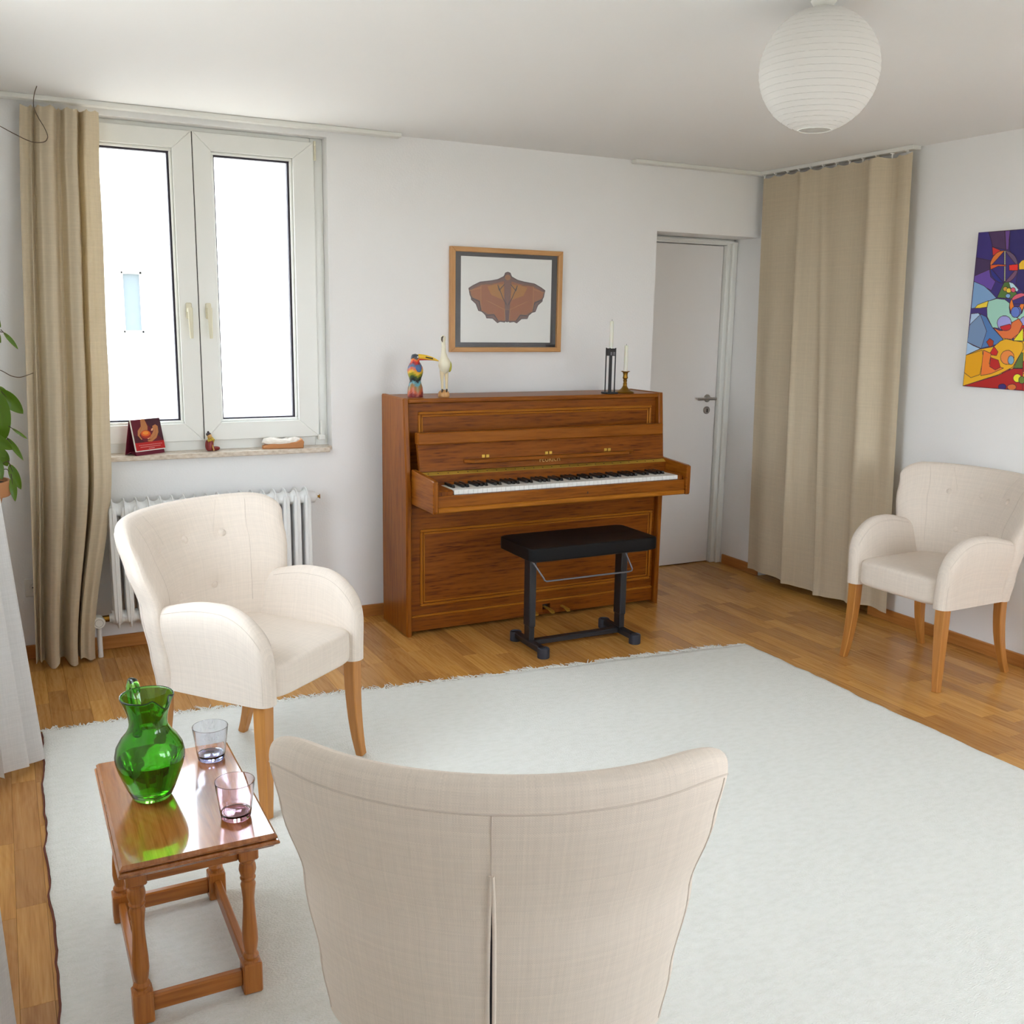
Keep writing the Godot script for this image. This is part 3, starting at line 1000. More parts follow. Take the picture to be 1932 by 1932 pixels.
# ---------------------------------------------------------------- piano
func build_piano() -> void:
	var t := thing("upright_piano", "brown oak upright piano with open keyboard against the white wall", "piano", Vector3(0.58, 0, 0.25))
	var mb: MB
	# sides
	for e in [[-0.143, -0.115], [1.278, 1.306]]:
		mb = MB.new()
		mb.grain = Vector3.UP
		mb.uo = Vector2(e[0], 0)
		mb.prism(PackedVector2Array([Vector2(0.087, 0), Vector2(0.414, 0), Vector2(0.416, 0.7), Vector2(0.377, 1.133), Vector2(0.087, 1.133)]), e[0], e[1], func(p: Vector2, d: float) -> Vector3: return Vector3(d, p.y, p.x), 0.006)
		part(mb, "side_panel", M.piano_oak, t)
	mb = MB.new()
	mb.bb(Vector3(-0.114, 1.108, 0.087), Vector3(1.277, 1.129, 0.374), 0.004)
	part(mb, "lid", M.piano_oak, t)
	mb = MB.new()
	mb.bb(Vector3(-0.114, 0.03, 0.09), Vector3(1.277, 1.107, 0.12), 0)
	part(mb, "back_board", M.piano_panel, t)
	# upper panel and its moulding
	mb = MB.new()
	mb.bb(Vector3(-0.114, 0.78, 0.33), Vector3(1.277, 1.106, 0.352), 0.001)
	var up := part(mb, "upper_panel", M.piano_panel, t)
	moulding(up, -0.06, 0.9, 1.25, 1.066, 0.352)
	# fallboard, turned up: rail, sloping board, ledge, hinges
	mb = MB.new()
	mb.bb(Vector3(-0.097, 0.924, 0.405), Vector3(1.262, 0.978, 0.452), 0.004)
	part(mb, "fallboard_rail", M.piano_oak, t)
	var sec := PackedVector2Array([Vector2(0.408, 0.93), Vector2(0.43, 0.93), Vector2(0.466, 0.801), Vector2(0.444, 0.797)])
	mb = MB.new()
	mb.prism(sec, -0.094, 1.262, func(p: Vector2, d: float) -> Vector3: return Vector3(d, p.y, p.x), 0.001)
	var fb := part(mb, "fallboard", M.piano_panel, t)
	mb = MB.new()
	mb.bar([Vector3(0.13, 0.841, 0.458), Vector3(0.17, 0.841, 0.470), Vector3(1.03, 0.843, 0.470), Vector3(1.075, 0.843, 0.458)], [0.010, 0.040, 0.040, 0.010], 0.015, Vector3.BACK, 0.002)
	part(mb, "music_ledge", M.piano_oak, fb)
	for x in [0.242, 0.583, 0.922]:
		for s in [-0.011, 0.011]:
			mb = MB.new()
			mb.bb(Vector3(x + s - 0.008, 0.852, 0.452), Vector3(x + s + 0.008, 0.866, 0.457), 0.001)
			part(mb, "ledge_hinge", M.brass, fb)
	mb = MB.new()
	mb.prism(PackedVector2Array([Vector2(0.45, 0.784), Vector2(0.486, 0.784), Vector2(0.486, 0.787), Vector2(0.468, 0.7985), Vector2(0.45, 0.7985)]), -0.085, 1.262, func(p: Vector2, d: float) -> Vector3: return Vector3(d, p.y, p.x), 0.0005)
	part(mb, "hinge_strip", M.brass, t)
	for i in 26:
		mb = MB.new()
		mb.xf = Transform3D(Basis(Vector3.RIGHT, 0.57), Vector3(-0.06 + i * 0.05, 0.7926, 0.477))
		mb.lathe([Vector2(0.0030, 0), Vector2(0.0026, 0.0008), Vector2(0, 0.001)], 8)
		part(mb, "hinge_screw", M.dark_gap, t)
	mb = MB.new()
	mb.bb(Vector3(-0.09, 0.725, 0.47), Vector3(1.262, 0.786, 0.488), 0.001)
	part(mb, "name_rail", M.piano_panel, t)
	# lettering
	var tx := TextMesh.new()
	var font := SystemFont.new()
	font.font_names = PackedStringArray(["Droid Sans"])
	tx.font = font
	tx.text = "FEURICH"
	tx.font_size = 32
	tx.pixel_size = 0.0008
	tx.depth = 0.0006
	var let := part(tx, "lettering", M.letter_gold, t)
	var bx := tx.get_aabb()
	var sc := 0.113 / bx.size.x
	let.transform = Transform3D(Basis(Vector3.RIGHT, -0.272) * Basis().scaled(Vector3(sc, sc * 1.15, 1)), Vector3(0.588, 0.8285, 0.4592) - t.position)
	let.set_meta("label", "gilt maker's lettering on the fallboard")
	# keyboard
	mb = MB.new()
	mb.grain = Vector3.BACK
	mb.prism(PackedVector2Array([Vector2(0, 0), Vector2(0.15, 0), Vector2(0.15, 0.018), Vector2(0.1475, 0.02), Vector2(0, 0.02)]), 0, 0.0228, func(p: Vector2, d: float) -> Vector3: return Vector3(d, p.y, p.x), 0.0007)
	var wk := mb.mesh()
	mb = MB.new()
	mb.prism(PackedVector2Array([Vector2(0, 0), Vector2(0.095, 0), Vector2(0.087, 0.013), Vector2(0, 0.013)]), 0, 0.0135, func(p: Vector2, d: float) -> Vector3: return Vector3(d, p.y, p.x), 0.0015)
	var bk := mb.mesh()
	var pitch := 1.23 / 52.0
	for i in 52:
		var o := part(wk, "white_key", M.ivory, t)
		o.position += Vector3(i * pitch + 0.0004, 0.719, 0.4876)
		var note := i % 7   # A B C D E F G
		if i < 51 and note in [0, 2, 3, 5, 6]:
			var b := part(bk, "black_key", M.ebony, t)
			b.position += Vector3((i + 1) * pitch - 0.00675, 0.739, 0.4878)
	for e in [[-0.088, -0.002], [1.2325, 1.26]]:
		mb = MB.new()
		mb.grain = Vector3.BACK
		mb.bb(Vector3(e[0], 0.70, 0.488), Vector3(e[1], 0.742, 0.642), 0.007)
		part(mb, "key_block", M.piano_panel, t)
	mb = MB.new()
	mb.bb(Vector3(-0.09, 0.666, 0.638), Vector3(1.262, 0.718, 0.656), 0.002)
	var ks := part(mb, "key_slip", M.piano_oak, t)
	mb = MB.new()
	mb.bb(Vector3(0.688, 0.682, 0.655), Vector3(0.692, 0.692, 0.6568), 0)
	part(mb, "keyhole", M.dark_gap, ks)
	mb = MB.new()
	mb.bb(Vector3(-0.09, 0.643, 0.40), Vector3(1.262, 0.666, 0.662), 0.005)
	part(mb, "key_bed", M.piano_mould, t)
	for e in [[-0.115, -0.089], [1.261, 1.287]]:
		mb = MB.new()
		mb.grain = Vector3.BACK
		mb.prism(PackedVector2Array([Vector2(0.405, 0.642), Vector2(0.665, 0.642), Vector2(0.67, 0.65), Vector2(0.67, 0.786), Vector2(0.655, 0.791), Vector2(0.405, 0.806)]), e[0], e[1], func(p: Vector2, d: float) -> Vector3: return Vector3(d, p.y, p.x), 0.004)
		part(mb, "key_arm", M.piano_oak, t)
	# lower panel
	mb = MB.new()
	mb.bb(Vector3(-0.114, 0.088, 0.36), Vector3(1.277, 0.643, 0.382), 0.001)
	var lp := part(mb, "lower_panel", M.piano_panel, t)
	moulding(lp, -0.062, 0.136, 1.262, 0.512, 0.382)
	mb = MB.new()
	mb.bb(Vector3(-0.114, 0.084, 0.36), Vector3(1.277, 0.095, 0.394), 0.004)
	part(mb, "plinth_moulding", M.piano_mould, t)
	# plinth with the pedal opening
	for e in [[-0.114, 0.018, 0.606, 0.084], [0.65, 0.018, 1.277, 0.084], [0.606, 0.07, 0.65, 0.084], [0.606, 0.018, 0.65, 0.042]]:
		mb = MB.new()
		mb.bb(Vector3(e[0], e[1], 0.362), Vector3(e[2], e[3], 0.39), 0.001)
		part(mb, "plinth", M.piano_panel, t)
	mb = MB.new()
	mb.bb(Vector3(0.6, 0.03, 0.34), Vector3(0.66, 0.084, 0.361), 0)
	part(mb, "pedal_recess", M.dark_gap, t)
	for x in [0.535, 0.628, 0.718]:
		mb = MB.new()
		mb.grain = Vector3.BACK
		mb.bar([Vector3(x, 0.05, 0.36), Vector3(x, 0.051, 0.42), Vector3(x, 0.047, 0.448), Vector3(x, 0.042, 0.462)], [0.014, 0.018, 0.026, 0.018], 0.008, Vector3.RIGHT, 0.002)
		part(mb, "pedal", M.brass, t)

# raised rectangular picture moulding on a panel facing the room
func moulding(panel: Node3D, x0: float, y0: float, x1: float, y1: float, z: float) -> void:
	for e in [[x0, y0, x1, y0 + 0.012, 1], [x0, y1 - 0.012, x1, y1, 1], [x0, y0 + 0.012, x0 + 0.012, y1 - 0.012, 0], [x1 - 0.012, y0 + 0.012, x1, y1 - 0.012, 0]]:
		var mb := MB.new()
		mb.grain = Vector3.RIGHT if e[4] == 1 else Vector3.UP
		mb.bb(Vector3(e[0], e[1], z - 0.002), Vector3(e[2], e[3], z + 0.009), 0.004)
		part(mb, "moulding", M.piano_mould, panel)
	var a := 0.016
	for e in [[x0 + a, y0 + a, x1 - a, y0 + a + 0.008, 1], [x0 + a, y1 - a - 0.008, x1 - a, y1 - a, 1], [x0 + a, y0 + a + 0.008, x0 + a + 0.008, y1 - a - 0.008, 0], [x1 - a - 0.008, y0 + a + 0.008, x1 - a, y1 - a - 0.008, 0]]:
		var mb := MB.new()
		mb.grain = Vector3.RIGHT if e[4] == 1 else Vector3.UP
		mb.bb(Vector3(e[0], e[1], z - 0.002), Vector3(e[2], e[3], z + 0.005), 0.003)
		part(mb, "moulding", M.piano_mould, panel)

# ---------------------------------------------------------------- armchairs
var tab_w := [[0.345, 0.268], [0.45, 0.284], [0.60, 0.308], [0.74, 0.338], [0.87, 0.360]]
var tab_z := [[0.345, -0.240], [0.60, -0.278], [0.87, -0.335]]
var tab_d := [[0.345, 0.15], [0.60, 0.185], [0.74, 0.185], [0.87, 0.185]]

func back_mid(s: float, y: float) -> Vector3:
	var a := 1.13
	var w := lerp_tab(tab_w, y)
	return Vector3(w * sin(s * a) / sin(a), y, lerp_tab(tab_z, y) + lerp_tab(tab_d, y) * (1.0 - cos(s * a)) / (1.0 - cos(a)))

func back_top(s: float) -> float:
	var e := maxf(0.0, (absf(s) - 0.66) / 0.34)
	return 0.872 - 0.075 * (1.0 - sqrt(maxf(0.0, 1.0 - e * e * 0.98)))

func back_pt(s: float, q: float, side: float) -> Vector3:
	var y := 0.352 + (back_top(s) - 0.352) * q
	var p := back_mid(s, y)
	var du := back_mid(s + 0.01, y) - back_mid(s - 0.01, y)
	var dv := back_mid(s, y + 0.01) - back_mid(s, y - 0.01)
	var nn := du.cross(dv).normalized()   # towards the sitter
	var th := 0.074 * pow(maxf(0.0, 1.0 - pow(absf(s), 9.0)), 0.5) * pow(maxf(0.0, 1.0 - pow(q, 16.0)), 0.5)
	var puff := 0.0
	if side > 0:
		puff = 0.018 * (1.0 - pow(absf(s), 4.0)) * sin(PI * clampf(q, 0.0, 1.0))
		for b in [[-0.40, 0.74], [0.0, 0.74], [0.40, 0.74], [-0.24, 0.585], [0.24, 0.585]]:
			var dd := Vector2((s - b[0]) * 0.3, y - b[1]).length()
			puff -= 0.010 * exp(-dd * dd / 0.0006)
	return p + nn * side * (th * 0.5 + puff * th / 0.074)

func arm_top(z: float) -> float:
	var y := 0.604 + 0.043 * smoothstep(-0.2, 0.06, z)
	if z > 0.095:
		var e := (z - 0.095) / 0.172
		y = 0.46 + (y - 0.46) * sqrt(maxf(0.0, 1.0 - e * e))
	return y

func arm_pt(sx: float, z: float, q: float, side: float) -> Vector3:
	var y := 0.352 + (arm_top(z) - 0.352) * q
	var s := (z + 0.135) / 0.402
	var th := 0.078 * pow(maxf(0.0, 1.0 - pow(clampf(s, 0, 1), 22.0)), 0.5) * pow(maxf(0.0, 1.0 - pow(q, 12.0)), 0.5)
	var x := 0.230 + 0.012 * smoothstep(0.36, 0.64, y) + (0.004 + 0.030 * smoothstep(0.40, 0.62, y)) * pow(1.0 - clampf(s, 0.0, 1.0), 1.5)
	return Vector3(sx * (x + side * th * 0.5), y, z)

func make_armchair(label: String) -> Node3D:
	var t := thing("armchair", label, "armchair", Vector3.ZERO, 0.0, "cream button-back armchairs")
	var nu := 49
	var nv := 37
	# back with wings
	var mb := MB.new()
	for side in [1.0, -1.0]:
		mb.grid(nu, nv, func(i: int, j: int) -> Vector3:
			var s := sin(PI * 0.5 * (2.0 * i / (nu - 1) - 1.0))
			var q := 1.0 - pow(1.0 - float(j) / (nv - 1), 1.6)
			return back_pt(s, q, side), func(i: int, j: int) -> Vector2:
				var s := sin(PI * 0.5 * (2.0 * i / (nu - 1) - 1.0))
				var q := 1.0 - pow(1.0 - float(j) / (nv - 1), 1.6)
				return Vector2(s * 0.36 + (0.5 if side > 0 else 0.0), q * 0.52), false, side < 0)
	# underside of the back
	for i in nu - 1:
		var s0 := sin(PI * 0.5 * (2.0 * i / (nu - 1) - 1.0))
		var s1 := sin(PI * 0.5 * (2.0 * (i + 1) / (nu - 1) - 1.0))
		mb.face([back_pt(s0, 0, -1), back_pt(s1, 0, -1), back_pt(s1, 0, 1), back_pt(s0, 0, 1)])
	var back := part(mb, "backrest", M.upholstery, t, true)
	# arms
	for sx in [-1.0, 1.0]:
		mb = MB.new()
		var zz := func(i: int) -> float: return -0.135 + 0.402 * sin(PI * 0.5 * i / 40.0)
		for side in [1.0, -1.0]:
			mb.grid(41, 25, func(i: int, j: int) -> Vector3: return arm_pt(sx, zz.call(i), 1.0 - pow(1.0 - j / 24.0, 1.8), side), func(i: int, j: int) -> Vector2: return Vector2(zz.call(i), j / 24.0 * 0.3 + sx), false, side * sx > 0)
		for i in 40:
			var q := [arm_pt(sx, zz.call(i), 0, -1), arm_pt(sx, zz.call(i + 1), 0, -1), arm_pt(sx, zz.call(i + 1), 0, 1), arm_pt(sx, zz.call(i), 0, 1)]
			if sx < 0:
				q.reverse()
			mb.face(q)
		var arm := part(mb, "arm", M.upholstery, t, true)
		# seams along the band over the arm
		for side in [1.0, -1.0]:
			mb = MB.new()
			var path := []
			for i in 37:
				var z: float = -0.10 + 0.348 * sin(PI * 0.5 * i / 36.0)
				path.append(arm_pt(sx, z, 0.93, side))
			for y in [0.44, 0.42, 0.39, 0.36]:
				path.append(arm_pt(sx, 0.2505, (y - 0.352) / (arm_top(0.2505) - 0.352), side))
			mb.tube(path, 0.0011, 5)
			part(mb, "seam", M.seam_thread, arm, true)
	# seat
	mb = MB.new()
	mb.ellipsoid(Vector3(0, 0.412, 0.01), Vector3(0.215, 0.063, 0.252), 0.26, 48, 25)
	part(mb, "seat", M.upholstery, t, true)
	mb = MB.new()
	mb.bb(Vector3(-0.19, 0.352, -0.2), Vector3(0.19, 0.358, 0.2), 0.002)
	part(mb, "underside", M.seat_underside, t, true)
	# buttons
	for b in [[-0.40, 0.74], [0.0, 0.74], [0.40, 0.74], [-0.24, 0.585], [0.24, 0.585]]:
		var q: float = (b[1] - 0.352) / (back_top(b[0]) - 0.352)
		var p := back_pt(b[0], q, 1.0)
		var du := back_pt(b[0] + 0.03, q, 1.0) - back_pt(b[0] - 0.03, q, 1.0)
		var dv := back_pt(b[0], q + 0.03, 1.0) - back_pt(b[0], q - 0.03, 1.0)
		var nn := du.cross(dv).normalized()
		mb = MB.new()
		var bx := du.normalized()
		mb.xf = Transform3D(Basis(bx, nn, bx.cross(nn)), p)
		mb.lathe([Vector2(0.013, -0.002), Vector2(0.0135, 0.002), Vector2(0.011, 0.0055), Vector2(0.006, 0.007), Vector2(0, 0.0075)], 18)
		part(mb, "button", M.upholstery, back, true)
	# stitched seams on the back: inner darts beside the wings, outer roll seam, centre seam, side seams
	for sx in [-1.0, 1.0]:
		mb = MB.new()
		var path := []
		for i in 26:
			path.append(back_pt(sx * (0.66 - 0.02 * sin(i / 25.0 * PI)), 0.30 + 0.66 * i / 25.0, 1.0))
		mb.tube(path, 0.0011, 5)
		part(mb, "seam", M.seam_thread, back, true)
		mb = MB.new()
		path = []
		for i in 26:
			path.append(back_pt(sx * 0.86, 0.02 + 0.91 * i / 25.0, -1.0))
		mb.tube(path, 0.0016, 5)
		part(mb, "seam", M.seam_thread, back, true)
		mb = MB.new()
		path = []
		for i in 14:
			path.append(back_pt(sx * (0.40 - 0.09 * (1.0 - i / 13.0)), 0.76 + 0.21 * i / 13.0, 1.0))
		mb.tube(path, 0.0008, 5)
		part(mb, "seam", M.seam_thread, back, true)
	mb = MB.new()
	var roll := []
	for i in 41:
		var s := -0.93 + 1.86 * i / 40.0
		roll.append(back_pt(s, 0.925 + 0.02 * s * s, -1.0))
	mb.tube(roll, 0.0015, 5)
	part(mb, "seam", M.seam_thread, back, true)
	mb = MB.new()
	var cs := []
	for i in 20:
		cs.append(back_pt(0.0, 0.735 + 0.19 * i / 19.0, -1.0))
	mb.tube(cs, 0.0011, 5)
	part(mb, "seam", M.seam_thread, back, true)
	# open slit of the back cover with its two folded lips
	mb = MB.new()
	for i in 16:
		var q0 := 0.02 + 0.715 * i / 16.0
		var q1 := 0.02 + 0.715 * (i + 1) / 16.0
		var w0 := 0.0022 * sin(PI * clampf((q0 + 0.12) / 0.87, 0, 1))
		var w1 := 0.0022 * sin(PI * clampf((q1 + 0.12) / 0.87, 0, 1))
		var a := back_pt(0, q0, -1.0) - Vector3(0, 0, 0.0012)
		var b := back_pt(0, q1, -1.0) - Vector3(0, 0, 0.0012)
		mb.face([a + Vector3(w0, 0, 0), a - Vector3(w0, 0, 0), b - Vector3(w1, 0, 0), b + Vector3(w1, 0, 0)])
	part(mb, "cover_slit", M.dark_gap, back, true)
	for sx in [-1.0, 1.0]:
		mb = MB.new()
		var path := []
		for i in 24:
			var q := 0.02 + 0.72 * i / 23.0
			path.append(back_pt(0, q, -1.0) + Vector3(sx * (0.0012 + 0.0034 * sin(PI * clampf((q + 0.12) / 0.87, 0, 1))), 0, 0))
		mb.tube(path, 0.0032, 8)
		part(mb, "cover_lip", M.upholstery, back, true)
	# sabre legs
	for e in [[-1.0, 1.0], [1.0, 1.0], [-1.0, -1.0], [1.0, -1.0]]:
		var sx: float = e[0]
		mb = MB.new()
		mb.grain = Vector3.UP
		mb.uo = Vector2(sx * 0.7, e[1])
		var path: Array
		if e[1] > 0:
			path = bez(Vector3(sx * 0.232, 0.356, 0.228), Vector3(sx * 0.232, 0.14, 0.226), Vector3(sx * 0.252, 0.0, 0.246), 10)
			mb.bar(path, [0.046, 0.045, 0.044, 0.042, 0.040, 0.038, 0.036, 0.034, 0.031, 0.029], [0.044, 0.043, 0.042, 0.040, 0.038, 0.037, 0.035, 0.033, 0.030, 0.028], Vector3.RIGHT, 0.003)
		else:
			path = bez(Vector3(sx * 0.205, 0.356, -0.185), Vector3(sx * 0.205, 0.16, -0.175), Vector3(sx * 0.222, 0.0, -0.245), 10)
			mb.bar(path, [0.040, 0.040, 0.039, 0.038, 0.037, 0.035, 0.033, 0.031, 0.029, 0.027], [0.040, 0.040, 0.039, 0.038, 0.037, 0.035, 0.033, 0.031, 0.029, 0.027], Vector3.RIGHT, 0.003)
		part(mb, "leg", M.beech, t, true)
	return t

func build_armchairs() -> void:
	var a := make_armchair("cream button-back armchair between the radiator and the small wooden table")
	var b := a.duplicate()
	var c := a.duplicate()
	a.position = Vector3(-1.108, 0.0127, 1.53)
	a.rotation.y = deg_to_rad(37.7)
	b.name = numbered("armchair")
	add_child(b, true)
	b.position = Vector3(1.843, 0.0005, 1.722)
	b.rotation.y = deg_to_rad(-88.3)
	b.set_meta("label", "cream armchair against the wall beside the long beige curtain")
	c.name = numbered("armchair")
	add_child(c, true)
	c.position = Vector3(-1.054, 0.0127, 3.226)
	c.rotation.y = deg_to_rad(151.4)
	c.set_meta("label", "cream armchair in the foreground seen from behind, slit down its back")

# ---------------------------------------------------------------- small table with pitcher and glasses
func build_side_table() -> void:
	var y0 := 0.0126
	var t := thing("side_table", "small varnished oak table with turned legs holding the green pitcher", "table", Vector3(-1.4865, y0, 2.43))
	var x0 := -1.640
	var x1 := -1.315
	var z0 := 2.165
	var z1 := 2.700
	var mb := MB.new()
	mb.grain = Vector3.BACK
	mb.prism(PackedVector2Array([Vector2(x0 + 0.01, z0 + 0.01), Vector2(x1 - 0.01, z0 + 0.01), Vector2(x1 - 0.01, z1 - 0.01), Vector2(x0 + 0.01, z1 - 0.01)]), 0.378, 0.388, func(p: Vector2, d: float) -> Vector3: return Vector3(p.x, d, p.y), 0.003)
	mb.prism(PackedVector2Array([Vector2(x0, z0), Vector2(x1, z0), Vector2(x1, z1), Vector2(x0, z1)]), 0.386, 0.396, func(p: Vector2, d: float) -> Vector3: return Vector3(p.x, d, p.y), 0.003)
	mb.prism(PackedVector2Array([Vector2(x0 + 0.004, z0 + 0.004), Vector2(x1 - 0.004, z0 + 0.004), Vector2(x1 - 0.004, z1 - 0.004), Vector2(x0 + 0.004, z1 - 0.004)]), 0.394, 0.41, func(p: Vector2, d: float) -> Vector3: return Vector3(p.x, d, p.y), 0.006)
	part(mb, "table_top", M.table_top_oak, t)
	var lx := [-1.602, -1.372]
	var lz := [2.228, 2.632]
	for x in lx:
		for z in lz:
			mb = MB.new()
			mb.grain = Vector3.UP
			mb.uo = Vector2(x * 3.0, z)
			mb.bb(Vector3(x - 0.021, y0, z - 0.021), Vector3(x + 0.021, 0.085, z + 0.021), 0.003)
			mb.bb(Vector3(x - 0.021, 0.335, z - 0.021), Vector3(x + 0.021, 0.379, z + 0.021), 0.003)
			var pr := []
			for e in [[0.019, 0.084], [0.014, 0.089], [0.0165, 0.093], [0.018, 0.098], [0.0155, 0.103], [0.013, 0.106], [0.0155, 0.118], [0.0175, 0.135], [0.0168, 0.16], [0.0145, 0.19], [0.0128, 0.22], [0.0128, 0.24], [0.0155, 0.265], [0.0165, 0.272], [0.0135, 0.281], [0.0165, 0.285], [0.0172, 0.288], [0.0145, 0.292], [0.0165, 0.298], [0.019, 0.308], [0.0175, 0.319], [0.0145, 0.324], [0.0175, 0.328], [0.0185, 0.332], [0.016, 0.336]]:
				pr.append(Vector2(e[0], e[1]))
			mb.lathe(pr, 20, Vector3(x, 0, z))
			part(mb, "leg", M.table_oak, t)
	for z in lz:
		mb = MB.new()
		mb.bb(Vector3(lx[0] + 0.02, 0.03, z - 0.009), Vector3(lx[1] - 0.02, 0.068, z + 0.009), 0.003)
		part(mb, "stretcher", M.table_oak, t)
		mb = MB.new()
		mb.bb(Vector3(lx[0] + 0.02, 0.335, z - 0.009), Vector3(lx[1] - 0.02, 0.379, z + 0.009), 0.003)
		part(mb, "apron", M.table_oak, t)
	for x in lx:
		mb = MB.new()
		mb.grain = Vector3.BACK
		mb.bb(Vector3(x - 0.009, 0.03, lz[0] + 0.02), Vector3(x + 0.009, 0.068, lz[1] - 0.02), 0.003)
		part(mb, "stretcher", M.table_oak, t)
		mb = MB.new()
		mb.grain = Vector3.BACK
		mb.bb(Vector3(x - 0.009, 0.335, lz[0] + 0.02), Vector3(x + 0.009, 0.379, lz[1] - 0.02), 0.003)
		part(mb, "apron", M.table_oak, t)
	# pitcher
	var pc := Vector3(-1.535, 0.4103, 2.406)
	t = thing("glass_pitcher", "green glass pitcher half full of water on the small table", "pitcher", pc)
	var outer := [[0.0, 0.0], [0.040, 0.0], [0.047, 0.003], [0.052, 0.012], [0.060, 0.030], [0.070, 0.055], [0.079, 0.08], [0.084, 0.1], [0.0845, 0.115], [0.080, 0.135], [0.068, 0.155], [0.055, 0.170], [0.0475, 0.184], [0.046, 0.195], [0.047, 0.207], [0.051, 0.225], [0.058, 0.245], [0.064, 0.258], [0.0655, 0.262], [0.0642, 0.2645]]
	var prof := []
	for e in outer:
		e[0] *= 0.9
		e[1] *= 0.93
		prof.append(Vector2(e[0], e[1]))
	for i in range(outer.size() - 2, 2, -1):
		prof.append(Vector2(outer[i][0] - 0.0034, outer[i][1] + (0.002 if outer[i][1] < 0.186 else 0.0)))
	prof.append(Vector2(0.037, 0.011))
	prof.append(Vector2(0.0, 0.010))
	var sp := atan2(0.86, 0.5)   # the lip points towards the camera's right
	mb = MB.new()
	var seg := 72
	mb.grid(seg + 1, prof.size(), func(i: int, j: int) -> Vector3:
		var an := -TAU * i / seg
		var p: Vector2 = prof[j]
		var hgt := smoothstep(0.20, 0.244, p.y)
		var d := absf(wrapf(-an - TAU + sp, -PI, PI))
		d = absf(wrapf(an - sp, -PI, PI))
		var lip := exp(-d * d / 0.06)
		var side := exp(-pow(d - 0.42, 2.0) / 0.03)
		var rr := p.x * (1.0 + hgt * (0.16 * lip - 0.10 * side))
		var y := p.y - hgt * (0.016 * lip) + 0.004 * hgt * side
		return Vector3(rr * cos(an), y, rr * sin(an)), func(i: int, j: int) -> Vector2: return Vector2(i, j), true)
	part(mb, "glass_body", M.green_glass, t, true)
	# handle on the far side
	var hd := Vector3(-0.28, 0, -0.96).normalized()
	var hp := []
	for e in [[0.060, 0.252], [0.066, 0.266], [0.078, 0.276], [0.092, 0.274], [0.104, 0.255], [0.108, 0.225], [0.103, 0.195], [0.092, 0.172], [0.079, 0.158], [0.071, 0.152], [0.074, 0.143], [0.080, 0.137]]:
		hp.append(hd * e[0] * 0.9 + Vector3(0, e[1] * 0.93, 0))
	mb = MB.new()
	mb.tube(hp, [0.008, 0.0095, 0.0095, 0.009, 0.0085, 0.0082, 0.008, 0.008, 0.0085, 0.011, 0.011, 0.006], 12)
	part(mb, "handle", M.green_glass, t, true)
	# water in the pitcher
	var wp := [Vector2(0.0, 0.0115), Vector2(0.036, 0.0122)]
	for i in range(3, 8):
		wp.append(Vector2(outer[i][0] - 0.0042, outer[i][1] + 0.0025))
	wp[2] = Vector2(0.0422, 0.0155)
	wp.append(Vector2(0.0708, 0.0955))
	wp.append(Vector2(0.0, 0.0955))
	mb = MB.new()
	mb.lathe(wp, 64)
	var wa := thing("water", "clear water standing in the green pitcher", "water", pc)
	part(mb, "water_body", M.water_clear, wa, true)
	# tumblers
	for e in [[Vector3(-1.376, 0.4103, 2.262), "blue", "pale blue tinted tumbler on the table near the chair leg", 1.0], [Vector3(-1.383, 0.4103, 2.585), "rose", "pale rose tinted tumbler on the front corner of the table", 1.0]]:
		t = thing("tumbler", e[2], "glass", e[0], 0.0, "tinted tumblers on the small table")
		mb = MB.new()
		mb.lathe([Vector2(0.0335, 0.012), Vector2(0.036, 0.03), Vector2(0.040, 0.06), Vector2(0.0432, 0.0855), Vector2(0.0426, 0.0868), Vector2(0.0418, 0.0855), Vector2(0.0386, 0.06), Vector2(0.0346, 0.03), Vector2(0.0322, 0.0165), Vector2(0.027, 0.0142), Vector2(0.0, 0.0135), Vector2(0.0, 0.012), Vector2(0.0335, 0.012)], 48)
		part(mb, "cup_wall", M[e[1] + "_glass"], t, true)
		mb = MB.new()
		mb.lathe([Vector2(0.0, 0.001), Vector2(0.026, 0.0), Vector2(0.030, 0.001), Vector2(0.0325, 0.005), Vector2(0.0334, 0.0118), Vector2(0.0, 0.0118)], 48)
		part(mb, "cup_base", M[e[1] + "_glass_base"], t, true)

